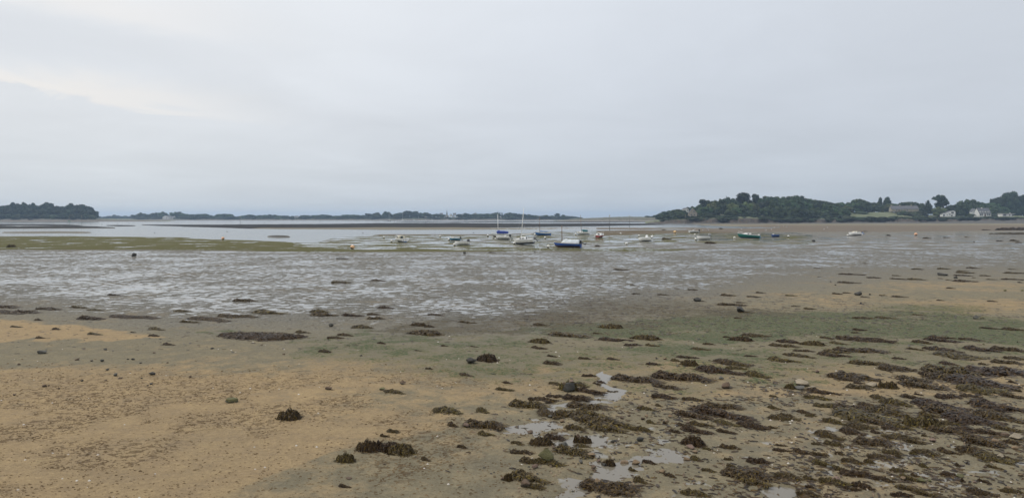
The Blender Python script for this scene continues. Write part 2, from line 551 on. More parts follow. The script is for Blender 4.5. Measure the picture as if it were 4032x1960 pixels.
    oli = np.clip(band(px, py + wob * 0.5, [-900, 0, 500, 900, 1250, 1500, 1800, 2100, 2450, 2700], [927, 927, 930, 941, 951, 956, 964, 972, 974, 982], [984, 984, 983, 986, 994, 991, 989, 989, 990, 986], 2.5, 1.5), 0, 1)
    oli = np.maximum(oli, 0.66 * band(px, py + wob, [1300, 1500, 2000, 2700, 3200], [935, 912, 908, 905, 925], [975, 975, 975, 955, 965], 6, 6))
    bro2 = 0.8 * band(px, py + wob * 0.5, [1450, 1600, 1950, 2100], [920, 919, 918, 920], [927, 927, 926, 924], 1, 2)
    bro2 = np.maximum(bro2, band(px, py + wob * 0.5, [2350, 2650, 3000, 3500, 4200, 4900], [898, 900, 886, 886, 886, 886], [930, 920, 915, 914, 905, 905], 4, 5) * 0.8)
    # water film on the mud
    film = np.zeros_like(px)
    top = np.interp(px, [-900, 0, 900, 1800, 2500, 3000, 4100], [980, 982, 985, 990, 960, 935, 905])
    bot = np.interp(px, [-900, 0, 300, 700, 1000, 1400, 1800, 2050, 2300, 2700, 3000, 3500, 4100], [1240, 1240, 1262, 1296, 1295, 1310, 1335, 1320, 1265, 1210, 1150, 1105, 1100])
    amt = np.interp(px, [-900, 0, 1000, 2000, 2600, 3200, 4100], [0.51, 0.51, 0.50, 0.48, 0.47, 0.48, 0.46])
    film = amt * sm(py, top - 3, top + 6) * (1 - sm(py + w1 * 0.4, bot - 110, bot + 70))
    film = film * (1 - 0.2 * brn) + 0.05 * gau(px, py, 600, 1130, 900, 60)
    film = np.maximum(film, 0.52 * band(px, py, [1150, 1400, 2000, 2600, 3000, 3200], [930, 912, 900, 895, 900, 920], [972, 984, 986, 960, 950, 945], 4, 4))
    film = np.maximum(film, 0.34 * band(px, py, [-900, 0, 1200, 1500], [922, 922, 940, 950], [986, 986, 990, 985], 3, 3))
    film = np.maximum(film, 0.40 * band(px, py, [3000, 3400, 4200, 4900], [904, 900, 890, 890], [950, 950, 945, 945], 6, 6))
    gry = sm(py, 880, 930) * (1 - sm(py + w1 * 0.6, bot - 110, bot + 90))
    film = film * (1 - 0.55 * sm(bro2, 0.2, 0.8))
    film = np.maximum(film, 0.33 * sm(py, 1500, 1700) * sm(px, 1700, 2300) + 0.06 * sm(py, 1600, 1800))
    film = np.maximum(film, 0.50 * sm(pool, 0.0, 0.6) * (y < 40))
    cast = sm(fbm(x / 2.2 + 5, y / 2.6, 51, 3), 0.43, 0.62) * sm(py, 1390, 1560) * sm(px, 2700, 1500)
    # foreshore in front of the headland climbs a little
    dark = np.maximum(dark, 0.0)
    return z, sand, grn, brn, film, dark, oli, bro2, cast, gry


def build_ground():
    pys = np.concatenate([np.arange(858.2, 1000, 0.5), np.arange(1000, 1300, 1.25), np.arange(1300, 1962, 1.6), np.arange(1962, 2700, 12)])
    ys = CAMH / np.tan(np.arctan((pys - 980) / FPX) + PITCH)
    ys = np.concatenate([[5600.0], ys[ys < 5550], [4.0, 1.0, -4.0, -12.0, -30.0]])
    us = np.linspace(-1, 1, 700) * 0.86
    Y = np.repeat(ys[:, None], len(us), 1)
    wid = np.maximum(Y, 0) + np.where(Y < 8, 8 - Y, 0) * 1.6
    X = np.clip(us[None, :] * wid, -4200, 4200)
    Z, sand, grn, brn, film, dark, oli, bro2, cast, gry = ground_fields(X.ravel(), Y.ravel())
    nr, nc = X.shape
    co = np.stack([X.ravel(), Y.ravel(), Z], 1).astype(np.float32)
    i = np.arange(nr * nc).reshape(nr, nc)
    q = np.stack([i[:-1, :-1], i[1:, :-1], i[1:, 1:], i[:-1, 1:]], -1).reshape(-1, 4).astype(np.int32)
    m = bpy.data.meshes.new('ground')
    m.vertices.add(len(co)); m.vertices.foreach_set('co', co.ravel())
    m.loops.add(q.size); m.loops.foreach_set('vertex_index', q.ravel())
    m.polygons.add(len(q)); m.polygons.foreach_set('loop_start', np.arange(0, q.size, 4, dtype=np.int32))
    m.polygons.foreach_set('loop_total', np.full(len(q), 4, dtype=np.int32))
    m.polygons.foreach_set('use_smooth', np.ones(len(q), dtype=bool))
    m.update(calc_edges=True)
    for nm, ch in (('zone_a', (sand, grn, brn, film)), ('zone_b', (dark, oli, bro2, cast)), ('zone_c', (gry, gry, gry, gry))):
        a = m.color_attributes.new(nm, 'FLOAT_COLOR', 'POINT')
        a.data.foreach_set('color', np.stack(ch, 1).astype(np.float32).ravel())
    o = link('ground', m, ground_mat())
    return tag(o, kind='structure')


def ground_mat():
    m = bpy.data.materials.new('tidal_flat')
    m.use_nodes = True
    t = m.node_tree
    L = t.links.new
    b = t.nodes['Principled BSDF']
    tc = nd(t, 'ShaderNodeTexCoord')
    P = tc.outputs['Object']

    def att(nm):
        a = nd(t, 'ShaderNodeAttribute', attribute_name=nm)
        s = nd(t, 'ShaderNodeSeparateColor')
        L(a.outputs['Color'], s.inputs[0])
        return s.outputs[0], s.outputs[1], s.outputs[2], a.outputs['Alpha']
    sand, grn, brn, film = att('zone_a')
    dark, oli, bro2, cast = att('zone_b')
    gry = att('zone_c')[0]

    def noi(scale, detail=4.0, rough=0.6, sx=1.0, sy=1.0, dist=0.0):
        n = nd(t, 'ShaderNodeTexNoise', inp={'Scale': scale, 'Detail': detail, 'Roughness': rough, 'Distortion': dist})
        if sx != 1 or sy != 1:
            mp = nd(t, 'ShaderNodeMapping')
            mp.inputs['Scale'].default_value = (sx, sy, 1)
            L(P, mp.inputs[0]); L(mp.outputs[0], n.inputs[0])
        else:
            L(P, n.inputs[0])
        return n.outputs[0]
    big = sstep(t, noi(0.22, 5.0), 0.3, 0.7)
    med = sstep(t, noi(1.3, 7.0, 0.68), 0.3, 0.7)
    fine = sstep(t, noi(8.0, 6.0, 0.72), 0.3, 0.7)
    grit = sstep(t, noi(38.0, 4.0, 0.75), 0.28, 0.72)

    def edge(a, n, w=0.55, lo=0.35, hi=0.65):
        return sstep(t, mth(t, 'ADD', a, mth(t, 'MULTIPLY_ADD', n, w, -w / 2)), lo, hi)
    mud = cmix(t, med, (0.175, 0.152, 0.098), (0.250, 0.214, 0.138))
    mud = cmix(t, gry, mud, cmix(t, fine, (0.095, 0.092, 0.080), (0.245, 0.235, 0.205)))
    sandc = cmix(t, med, (0.305, 0.218, 0.118), (0.395, 0.288, 0.156))
    col = cmix(t, edge(sand, mth(t, 'ADD', mth(t, 'MULTIPLY', med, 0.5), mth(t, 'MULTIPLY', big, 0.5)), 1.0, 0.1, 0.9), mud, sandc)
    blotch = big
    col = cmix(t, mth(t, 'MULTIPLY', blotch, 0.25), col, (0.17, 0.148, 0.105))
    # worm casts and small pits
    cst = noi(6.5, 3.0, 0.6, 0.8, 1.0, 0.9)
    cm = mth(t, 'MULTIPLY', sstep(t, cst, 0.53, 0.60), cast)
    col = cmix(t, mth(t, 'MULTIPLY', cm, 0.72), col, (0.100, 0.062, 0.030))
    spk = sstep(t, noi(26.0, 3.0, 0.6, 0.7, 1.0), 0.56, 0.70)
    col = cmix(t, mth(t, 'MULTIPLY', spk, 0.45), col, (0.095, 0.070, 0.040))
    tone = mth(t, 'MULTIPLY', mth(t, 'MULTIPLY_ADD', fine, 0.24, 0.86), mth(t, 'MULTIPLY_ADD', grit, 0.22, 0.89))
    tcol = nd(t, 'ShaderNodeCombineXYZ')
    for i in range(3):
        L(tone, tcol.inputs[i])
    col = cmix(t, 1.0, col, tcol.outputs[0], 'MULTIPLY')
    # algae and weed films
    gm = mth(t, 'MULTIPLY', edge(grn, mth(t, 'ADD', mth(t, 'MULTIPLY', fine, 0.4), mth(t, 'MULTIPLY', med, 0.6)), 1.0, 0.28, 0.80), mth(t, 'MULTIPLY_ADD', sstep(t, fine, 0.2, 0.8), 0.6, 0.4))
    col = cmix(t, mth(t, 'MULTIPLY', gm, 0.95), col, cmix(t, fine, (0.034, 0.056, 0.023), (0.072, 0.098, 0.040)))
    bm = mth(t, 'MULTIPLY', edge(brn, mth(t, 'ADD', mth(t, 'MULTIPLY', fine, 0.55), mth(t, 'MULTIPLY', med, 0.45)), 1.7, 0.62, 1.05), 0.8)
    col = cmix(t, bm, col, cmix(t, med, (0.062, 0.055, 0.034), (0.115, 0.095, 0.062)))
    patch = sstep(t, noi(0.11, 5.0, 0.6), 0.3, 0.7)
    om = edge(oli, patch, 0.9, 0.35, 0.75)
    oc = cmix(t, noi(0.35, 3.0), (0.098, 0.108, 0.034), (0.130, 0.106, 0.052))
    col = cmix(t, mth(t, 'MULTIPLY', om, 0.9), col, oc)
    b2 = edge(bro2, noi(0.06, 4.0), 0.7, 0.3, 0.8)
    col = cmix(t, mth(t, 'MULTIPLY', b2, 0.75), col, cmix(t, noi(0.5, 3.0), (0.125, 0.090, 0.063), (0.16, 0.125, 0.088)))
    dk = edge(dark, noi(0.25, 6.0, 0.75), 0.35, 0.25, 0.75)
    col = cmix(t, dk, col, cmix(t, noi(0.9, 6.0, 0.8), (0.022, 0.022, 0.024), (0.07, 0.065, 0.058)))
    # thin water lying in the hollows
    f1 = noi(1.7, 7.0, 0.62, 0.8, 1.0, 0.5)
    f2 = noi(0.16, 4.0, 0.55)
    f3 = noi(6.0, 4.0, 0.6)
    fn = mth(t, 'ADD', mth(t, 'MULTIPLY', f1, 0.62), mth(t, 'ADD', mth(t, 'MULTIPLY', f2, 0.26), mth(t, 'MULTIPLY', f3, 0.12)))
    sy = nd(t, 'ShaderNodeSeparateXYZ'); L(P, sy.inputs[0])
    outer = sstep(t, sy.outputs[1], 95, 150)                   # broader pools on the outer flats
    fo = mth(t, 'ADD', mth(t, 'MULTIPLY', f2, 0.75), mth(t, 'MULTIPLY', f1, 0.25))
    mo = nd(t, 'ShaderNodeMix', data_type='FLOAT')
    L(outer, mo.inputs[0]); L(fn, mo.inputs[2]); L(fo, mo.inputs[3])
    fn = mo.outputs[0]
    fmask = mth(t, 'ADD', fn, mth(t, 'MULTIPLY_ADD', film, 0.42, -0.21))
    wet = sstep(t, fmask, 0.505, 0.535)
    on = sstep(t, film, 0.02, 0.12)
    wet = mth(t, 'MULTIPLY', mth(t, 'MULTIPLY', wet, on), mth(t, 'SUBTRACT', 1.0, mth(t, 'MULTIPLY', dk, 0.9)))
    col = cmix(t, mth(t, 'MULTIPLY', wet, 0.45), col, (0.15, 0.145, 0.13))
    L(col, b.inputs['Base Color'])
    damp = mth(t, 'MULTIPLY', sstep(t, mth(t, 'ADD', fn, mth(t, 'MULTIPLY', film, 0.5)), 0.40, 0.80), on)
    rdry = mth(t, 'SUBTRACT', mth(t, 'MULTIPLY_ADD', med, 0.25, 0.68), mth(t, 'MULTIPLY', damp, 0.12))
    mxr = nd(t, 'ShaderNodeMix', data_type='FLOAT')
    L(wet, mxr.inputs[0]); L(rdry, mxr.inputs[2]); mxr.inputs[3].default_value = 0.05
    L(mxr.outputs[0], b.inputs['Roughness'])
    b.inputs['IOR'].default_value = 1.42
    matte = mth(t, 'SUBTRACT', 1.0, mth(t, 'MULTIPLY', mth(t, 'MAXIMUM', om, dk), mth(t, 'MULTIPLY_ADD', wet, -0.95, 0.95)))
    L(mth(t, 'MULTIPLY', mth(t, 'MULTIPLY_ADD', wet, 0.50, 0.16), matte), b.inputs['Specular IOR Level'])
    h = mth(t, 'ADD', mth(t, 'MULTIPLY', fine, 0.5), mth(t, 'ADD', mth(t, 'MULTIPLY', grit, 0.10), mth(t, 'MULTIPLY', cm, 0.7)))
    h = mth(t, 'ADD', h, mth(t, 'MULTIPLY', med, 0.8))
    h = mth(t, 'SUBTRACT', h, mth(t, 'MULTIPLY', mth(t, 'MULTIPLY', sstep(t, fmask, 0.36, 0.56), gry), 3.2))
    bp = nd(t, 'ShaderNodeBump', inp={'Distance': 0.05})
    L(mth(t, 'MULTIPLY_ADD', wet, -0.78, 0.80), bp.inputs['Strength'])
    L(h, bp.inputs['Height'])
    L(bp.outputs[0], b.inputs['Normal'])
    return m


def water_mat(name, rip, rough, col=(0.10, 0.115, 0.11)):
    m = bpy.data.materials.new(name)
    m.use_nodes = True
    t = m.node_tree
    L = t.links.new
    b = t.nodes['Principled BSDF']
    tc = nd(t, 'ShaderNodeTexCoord')
    b.inputs['Base Color'].default_value = (*col, 1)
    b.inputs['Roughness'].default_value = rough
    b.inputs['IOR'].default_value = 1.33
    n = nd(t, 'ShaderNodeTexNoise', inp={'Scale': 0.9, 'Detail': 5.0, 'Roughness': 0.6})
    L(tc.outputs['Object'], n.inputs[0])
    n2 = nd(t, 'ShaderNodeTexNoise', inp={'Scale': 0.012, 'Detail': 4.0})
    L(tc.outputs['Object'], n2.inputs[0])
    bp = nd(t, 'ShaderNodeBump', inp={'Distance': 0.1})
    L(mth(t, 'MULTIPLY', sstep(t, n2.outputs[0], 0.42, 0.62), rip), bp.inputs['Strength'])
    L(n.outputs[0], bp.inputs['Height'])
    L(bp.outputs[0], b.inputs['Normal'])
    return m


build_ground()
sea = MB().grid([[(x, y, -0.10) for x in (-4200, -1500, 0, 1500, 4200)] for y in (100, 400, 1200, 5580)]).build('sea', water_mat('sea_water', 0.30, 0.16))
tag(sea, kind='structure')
pl = MB().grid([[(x, y, -0.013) for x in (-1.5, 2, 6, 11)] for y in (8.5, 14, 20, 28)]).build('pool_water', water_mat('pool_water', 0.03, 0.05, (0.17, 0.15, 0.115)))
tag(pl, kind='structure')


def zg(x, y):
    return float(ground_fields(np.array([float(x)]), np.array([float(y)]))[0][0])


def zgs(pts):
    a = np.array([[p[0], p[1]] for p in pts], float)
    return ground_fields(a[:, 0], a[:, 1])[0]


# ------------------------------------------------------------------ land: headland, far shore, islet, dunes
def landmat(name, top, top2, bank, bank2, shore, shore2):
    m = bpy.data.materials.new(name)
    m.use_nodes = True
    t = m.node_tree
    L = t.links.new
    b = t.nodes['Principled BSDF']
    tc = nd(t, 'ShaderNodeTexCoord')
    a = nd(t, 'ShaderNodeAttribute', attribute_name='zone')
    s = nd(t, 'ShaderNodeSeparateColor')
    L(a.outputs['Color'], s.inputs[0])
    n = nd(t, 'ShaderNodeTexNoise', inp={'Scale': 0.10, 'Detail': 6.0, 'Roughness': 0.65})
    L(tc.outputs['Object'], n.inputs[0])
    n2 = nd(t, 'ShaderNodeTexNoise', inp={'Scale': 0.45, 'Detail': 6.0, 'Roughness': 0.7})
    L(tc.outputs['Object'], n2.inputs[0])
    f, f2 = sstep(t, n.outputs[0], 0.38, 0.62), sstep(t, n2.outputs[0], 0.38, 0.62)
    c = cmix(t, f, top, top2)
    c = cmix(t, sstep(t, mth(t, 'ADD', s.outputs[0], mth(t, 'MULTIPLY_ADD', n2.outputs[0], 0.5, -0.25)), 0.35, 0.65), c, cmix(t, f2, bank, bank2))
    c = cmix(t, sstep(t, mth(t, 'ADD', s.outputs[1], mth(t, 'MULTIPLY_ADD', n2.outputs[0], 0.5, -0.25)), 0.35, 0.65), c, cmix(t, f2, shore, shore2))
    L(c, b.inputs['Base Color'])
    b.inputs['Roughness'].default_value = 0.85
    bp = nd(t, 'ShaderNodeBump', inp={'Strength': 0.7, 'Distance': 0.6})
    L(n2.outputs[0], bp.inputs['Height'])
    L(bp.outputs[0], b.inputs['Normal'])
    return m


class Land:
    """strip of land: at each photo column a shore distance, height of foreshore, bank and inland ground"""

    def __init__(s, name, us, dist, zs, bank, inl, mat, depth=420, fore=60, step=8, seed=0):
        s.us, s.dist, s.zs, s.bank, s.inl, s.depth, s.fore, s.seed = us, dist, zs, bank, inl, depth, fore, seed
        cols = np.arange(us[0], us[-1] + 0.1, step)
        offs = np.array([-fore, -fore * 0.66, -fore * 0.33, -6, 0, 2.5, 5, 9, 16, 28, 45, 70, 110, 170, 260, depth])
        U, O = np.meshgrid(cols, offs)
        ds = np.interp(U, us, dist)
        D = ds + O
        jit = (fbm(U / 30, O * 0 + seed, seed + 70, 4) - 0.5)
        D = D + jit * 30 * (np.abs(O) < 60)
        Zz = s.hraw(U, O) + (fbm(U / 9, O / 7.0, seed + 60, 3) - 0.5) * np.where(O < -20, 0.25, np.where(O < 30, 1.6, 1.2))
        X = (U - 2016) / FPX * D
        nr, nc = U.shape
        i = np.arange(nr * nc).reshape(nr, nc)
        q = np.stack([i[:-1, :-1], i[:-1, 1:], i[1:, 1:], i[1:, :-1]], -1).reshape(-1, 4)
        m = bpy.data.meshes.new(name)
        m.from_pydata(np.stack([X.ravel(), D.ravel(), Zz.ravel()], 1).tolist(), [], q.tolist())
        m.polygons.foreach_set('use_smooth', [True] * len(m.polygons))
        a = m.color_attributes.new('zone', 'FLOAT_COLOR', 'POINT')
        bk = ((O >= -8) & (O <= 6)).astype(float).ravel()
        sh = (O < -2).astype(float).ravel()
        a.data.foreach_set('color', np.stack([bk, sh, bk * 0, bk * 0 + 1], 1).astype(np.float32).ravel())
        o = link(name, m, mat)
        tag(o, kind='structure')
        s.ob = o

    def hraw(s, U, O):
        zs, bk, il = (np.interp(U, s.us, v) for v in (s.zs, s.bank, s.inl))
        h = np.where(O < 0, zs * (1 + O / s.fore) - 0.35 * np.clip(-O / s.fore, 0, 1),
                     np.where(O < 5, zs + (bk - zs) * O / 5, bk + (il - bk) * np.clip((O - 5) / 65, 0, 1)))
        return np.where(O > 170, h * np.clip(1 - (O - 170) / (s.depth - 170), 0, 1) - 0.5 * (O > 300), h)

    def d0(s, u):
        return float(np.interp(u, s.us, s.dist))

    def z(s, u, d):
        return float(s.hraw(np.array([float(u)]), np.array([d - s.d0(u)]))[0])


m_head = landmat('headland_ground', (0.10, 0.12, 0.05), (0.15, 0.155, 0.075), (0.085, 0.058, 0.040), (0.040, 0.036, 0.026), (0.050, 0.044, 0.035), (0.100, 0.090, 0.072))
m_far = landmat('far_shore_ground', (0.11, 0.125, 0.06), (0.17, 0.165, 0.10), (0.14, 0.125, 0.10), (0.09, 0.085, 0.065), (0.11, 0.085, 0.06), (0.16, 0.135, 0.105))
m_dune = landmat('dune_ground', (0.115, 0.115, 0.07), (0.08, 0.085, 0.048), (0.15, 0.13, 0.095), (0.10, 0.10, 0.07), (0.16, 0.14, 0.11), (0.24, 0.22, 0.18))

HEAD = Land('headland', [2540, 2600, 2650, 2750, 2900, 3100, 3300, 3500, 3700, 3850, 4032, 4600],
            [640, 625, 620, 612, 612, 625, 650, 670, 680, 690, 700, 720],
            [-0.3, 0.2, 0.3, 0.4, 0.45, 0.5, 0.75, 1.0, 1.3, 2.2, 2.6, 2.8],
            [0.0, 1.6, 2.8, 3.6, 4.2, 3.2, 3.4, 3.6, 3.0, 3.6, 3.8, 3.8],
            [0.2, 3.0, 4.6, 6.5, 9.5, 9.5, 8.8, 10.2, 7.0, 6.4, 6.6, 7.0], m_head, fore=75, step=7, seed=1)
FAR = Land('far_shore', [-700, 100, 380, 700, 1200, 1700, 2000, 2200, 2330, 2420], [1500, 1480, 1450, 1400, 1370, 1350, 1330, 1330, 1330, 1330],
           [0.6, 0.6, 0.7, 0.9, 1.0, 1.0, 0.9, 0.8, 0.6, 0.1], [1.3, 1.3, 1.5, 1.7, 1.8, 2.0, 1.8, 1.6, 1.2, 0.2],
           [2.0, 2.0, 2.0, 2.4, 2.8, 6.0, 3.0, 2.4, 2.0, 0.3], m_far, fore=70, step=9, seed=2)
ISLE = Land('left_islet', [-900, 0, 200, 380, 500, 620, 700], [905, 910, 915, 925, 940, 950, 960], [1.6, 1.5, 1.5, 1.2, 0.9, 0.35, -0.3],
            [3.2, 3.0, 3.0, 2.8, 1.3, 0.5, -0.3], [5.0, 5.2, 5.0, 3.4, 1.5, 0.5, -0.3], m_far, depth=300, fore=45, step=9, seed=3)
DUNE = Land('dunes', [2180, 2260, 2350, 2420, 2480, 2560, 2640, 2720], [1060, 1040, 1010, 1000, 980, 950, 930, 920], [-0.3, 0.8, 1.3, 1.4, 1.4, 1.3, 1.2, 1.0],
            [-0.2, 2.2, 3.4, 4.0, 4.0, 4.0, 4.0, 3.0], [-0.1, 3.2, 4.4, 5.6, 5.9, 5.5, 5.2, 4.0], m_dune, depth=300, fore=90, step=7, seed=4)

# ------------------------------------------------------------------ trees
rng = np.random.default_rng(7)


def crown_mesh(name, blobs, nleaf, lsize, mat, seed, spiky=0.0):
    """solid lumps hidden under many leaf-clump faces; unit tree: height 1, width 1"""
    r = np.random.default_rng(seed)
    V, F = [], []

    def addv(p, f):
        o = sum(len(v) for v in V)
        V.append(p); F.extend((np.asarray(f) + o).tolist())
    bm = bmesh.new()
    bmesh.ops.create_icosphere(bm, subdivisions=2, radius=1.0)
    ico = np.array([v.co[:] for v in bm.verts]); icf = [[v.index for v in f.verts] for f in bm.faces]
    bm.free()
    wts = []
    for c, rad in blobs:
        d = ico * (1 + (fbm(ico[:, 0] * 3 + seed, ico[:, 1] * 3 + ico[:, 2] * 5, seed, 3)[:, None] - 0.5) * 0.5)
        addv(np.array(c) + d * np.array(rad) * 0.86, icf)
        wts.append(rad[0] * rad[1] + rad[0] * rad[2] * 2)
    wts = np.array(wts) / sum(wts)
    pick = r.choice(len(blobs), nleaf, p=wts)
    dirs = r.normal(size=(nleaf, 3)); dirs /= np.linalg.norm(dirs, axis=1)[:, None]
    dirs[:, 2] = np.where(dirs[:, 2] < -0.5, -dirs[:, 2], dirs[:, 2])
    cs = np.array([blobs[k][0] for k in pick]); rs = np.array([blobs[k][1] for k in pick])
    p = cs + rs * dirs * (0.84 + 0.26 * r.random((nleaf, 1)) ** 2)
    sz = lsize * (0.6 + 0.8 * r.random((nleaf, 1)))
    a = r.normal(size=(nleaf, 3)); a -= dirs * (a * dirs).sum(1)[:, None] * 0.7
    a /= np.linalg.norm(a, axis=1)[:, None]
    bvec = np.cross(dirs + r.normal(size=(nleaf, 3)) * 0.5, a); bvec /= np.linalg.norm(bvec, axis=1)[:, None]
    out = dirs * sz * (0.5 + spiky)
    q = np.stack([p - a * sz - out * 0.3, p - bvec * sz * 0.7, p + a * sz * 0.9 + out, p + bvec * sz * 0.7], 1).reshape(-1, 3)
    addv(q, np.arange(nleaf * 4).reshape(-1, 4))
    allv = np.concatenate(V)
    m = bpy.data.meshes.new(name)
    m.from_pydata(allv.tolist(), [], F)
    m.materials.append(mat)
    m.update()
    return m


def blobset(kind, seed):
    r = np.random.default_rng(seed)
    B = []
    if kind == 'dome':
        B.append(((0, 0, 0.50), (0.34, 0.34, 0.34)))
        for k in range(14):
            w, rr, zz = r.uniform(0, 6.283), r.uniform(0.20, 0.34), r.uniform(0.14, 0.78)
            s = r.uniform(0.14, 0.22) * (1.15 - 0.35 * abs(zz - 0.5))
            rr *= 1.15 - 0.9 * max(0, zz - 0.5)
            B.append(((rr * math.cos(w), rr * math.sin(w), zz), (s, s, s * r.uniform(0.75, 1.0))))
        B.append(((r.uniform(-.1, .1), 0, 0.83), (0.17, 0.17, 0.15)))
    elif kind == 'wide':
        for k in range(15):
            w, rr = r.uniform(0, 6.283), 0.40 * math.sqrt(r.random())
            zz = 0.80 - 0.9 * rr * rr - r.uniform(0, 0.5)
            s = r.uniform(0.12, 0.2)
            B.append(((rr * math.cos(w), rr * math.sin(w), zz), (s, s, s * 0.85)))
        B.append(((0, 0, 0.5), (0.33, 0.33, 0.3)))
    elif kind == 'pine':
        for k in range(14):
            w, zz = r.uniform(0, 6.283), r.uniform(0.42, 0.93)
            rr = r.uniform(0.05, 0.36) * (1.1 - 0.75 * max(0, zz - 0.6))
            s = r.uniform(0.10, 0.19)
            B.append(((rr * math.cos(w), rr * math.sin(w), zz), (s * 1.25, s * 1.25, s * 0.55)))
        B.append(((0, 0, 0.72), (0.24, 0.24, 0.2)))
    elif kind == 'cone':
        for k in range(9):
            zz = 0.18 + 0.08 * k
            rad = 0.36 * (1.02 - zz) + 0.05
            for j in range(3 if k < 6 else 1):
                w = r.uniform(0, 6.283)
                B.append(((rad * 0.5 * math.cos(w), rad * 0.5 * math.sin(w), zz), (rad * 0.75, rad * 0.75, 0.10)))
        B.append(((0, 0, 0.9), (0.07, 0.07, 0.12)))
    elif kind == 'cypress':
        for k in range(7):
            zz = 0.15 + 0.12 * k
            rad = 0.34 * math.sin(math.pi * (0.12 + 0.80 * (zz * 0.95)) ** 0.8) + 0.06
            B.append(((r.uniform(-.05, .05), r.uniform(-.05, .05), zz), (rad, rad, 0.13)))
    elif kind == 'bush':
        for k in range(11):
            w, rr = r.uniform(0, 6.283), 0.34 * math.sqrt(r.random())
            s = r.uniform(0.14, 0.24)
            B.append(((rr * math.cos(w), rr * math.sin(w), r.uniform(0.12, 0.70) * (1 - rr * 0.8)), (s, s, s * 1.2)))
        B.append(((0, 0, 0.35), (0.36, 0.36, 0.4)))
    return B


def trunk_mesh(seed, top=0.75):
    r = random.Random(seed)
    b = MB()
    p = [(0, 0, -0.02)]
    for k in range(1, 5):
        p.append((r.uniform(-.02, .02) * k, r.uniform(-.02, .02) * k, top * k / 4))
    b.tube(p, [0.035, 0.028, 0.023, 0.017, 0.008], 6)
    for k in range(4):
        w = r.uniform(0, 6.28); z0 = r.uniform(0.25, 0.5)
        b.tube([(0, 0, z0), (0.12 * math.cos(w), 0.12 * math.sin(w), z0 + 0.13), (0.24 * math.cos(w), 0.24 * math.sin(w), z0 + 0.2)], [0.014, 0.010, 0.005], 5)
    m = b.mesh('trunk', True)
    m.materials.append(bark)
    return m


TR = {}
for kind, cnt, nl, ls, mt, sp in (('dome', 4, 950, 0.045, 'd', 0), ('wide', 3, 950, 0.045, 'd', 0), ('pine', 3, 900, 0.042, 'k', 0.9), ('cone', 2, 800, 0.045, 'k', 0.7),
                                  ('cypress', 2, 700, 0.045, 'k', 0.3), ('bush', 3, 700, 0.06, 'o', 0)):
    for mk, mm in {'d': (('mid', leaf_mid), ('dark', leaf_dark), ('pale', leaf_pale)), 'k': (('dark', leaf_dark),), 'o': (('olive', leaf_olive), ('pale', leaf_pale))}[mt]:
        TR[kind, mk] = [crown_mesh('crown_' + kind, blobset(kind, 100 + i * 7 + len(kind)), nl, ls, mm, 31 + i + len(kind), sp) for i in range(cnt if mk != 'pale' else 1)]
TRK = [trunk_mesh(3), trunk_mesh(5), trunk_mesh(9)]
prand = random.Random(12)


def tree(kind, mk, u, d, z, h, w, label, group=None, name=None, cat='tree'):
    base = PU(u, d, z)
    name = name or {'pine': 'pine_tree', 'cone': 'conifer_tree', 'cypress': 'cypress_tree', 'bush': 'shrub'}.get(kind, 'broadleaf_tree' if mk != 'dark' else 'evergreen_tree')
    t = thing(name, label, cat, base, prand.uniform(0, 6.28), group, scale=(w, w, h))
    link('crown', prand.choice(TR[kind, mk]), None, t)
    link('trunk', prand.choice(TRK), None, t)
    return t


def tree_top(land, kind, mk, u, ytop, d, wpx, label, group=None, name=None, cat='tree', zb=None):
    zb = land.z(u, d) - 0.4 if zb is None else zb
    h = max(1.5, ZAT(ytop, d) - zb)
    return tree(kind, mk, u, d, zb, h, wpx * d / FPX * (1.45 if kind in ('dome', 'wide', 'bush') else 1.15), label, group, name, cat)


ORD = ['', 'second ', 'third ', 'fourth ', 'fifth ', 'sixth ', 'seventh ', 'eighth ', 'ninth ', 'tenth ', 'eleventh ', 'twelfth ', 'thirteenth ', 'fourteenth ', 'fifteenth ', 'sixteenth ',
       'seventeenth ', 'eighteenth ', 'nineteenth ', 'twentieth ']


def ordl(i):
    if i == 0:
        return 'leftmost'
    tens = {2: 'twenty', 3: 'thirty', 4: 'forty', 5: 'fifty', 6: 'sixty', 7: 'seventy', 8: 'eighty'}
    if i < 20:
        return ORD[i].strip() + ' from the left'
    n = i + 1
    if n % 10 == 0:
        return tens[n // 10][:-1] + 'ieth from the left'
    return tens[n // 10] + '-' + (['first'] + [o.strip() for o in ORD[1:]])[n % 10 - 1] + ' from the left'


def row_trees(land, lst, off, kinds, what, group, wr=(28, 40), jit=14):
    lst = sorted(lst)
    for i, (u, yt) in enumerate(lst):
        kd, mk = prand.choice(kinds)
        d = land.d0(u) + off + prand.uniform(-jit, jit)
        tree_top(land, kd, mk, u, yt, d, prand.uniform(*wr), '%s, %s' % (what, ordl(i)), group)


# wooded headland, three rows deep
sil = [(2612, 832), (2628, 829), (2648, 826), (2670, 823), (2690, 829), (2722, 812), (2745, 806), (2768, 797), (2790, 788), (2806, 780), (2832, 783), (2862, 776), (2882, 780),
       (2990, 778), (3008, 771), (3030, 773), (3055, 772), (3080, 773), (3105, 771), (3132, 768), (3158, 769), (3185, 771), (3212, 774), (3238, 779), (3262, 785), (3290, 789), (3316, 796)]
row_trees(HEAD, sil, 95, [('dome', 'mid'), ('dome', 'mid'), ('wide', 'mid'), ('dome', 'dark')], 'broad tree on the skyline of the wooded headland', 'skyline trees of the wooded headland', (36, 50))
mid_row = [(u, float(np.interp(u, [a for a, b in sil], [b for a, b in sil])) + prand.uniform(11, 24)) for u in range(2625, 3330, 26) if not 2690 < u < 2745]
row_trees(HEAD, mid_row, 55, [('dome', 'mid'), ('wide', 'mid'), ('dome', 'dark'), ('dome', 'pale')], 'rounded tree on the middle slope of the wooded headland', 'middle slope trees of the headland', (32, 46))
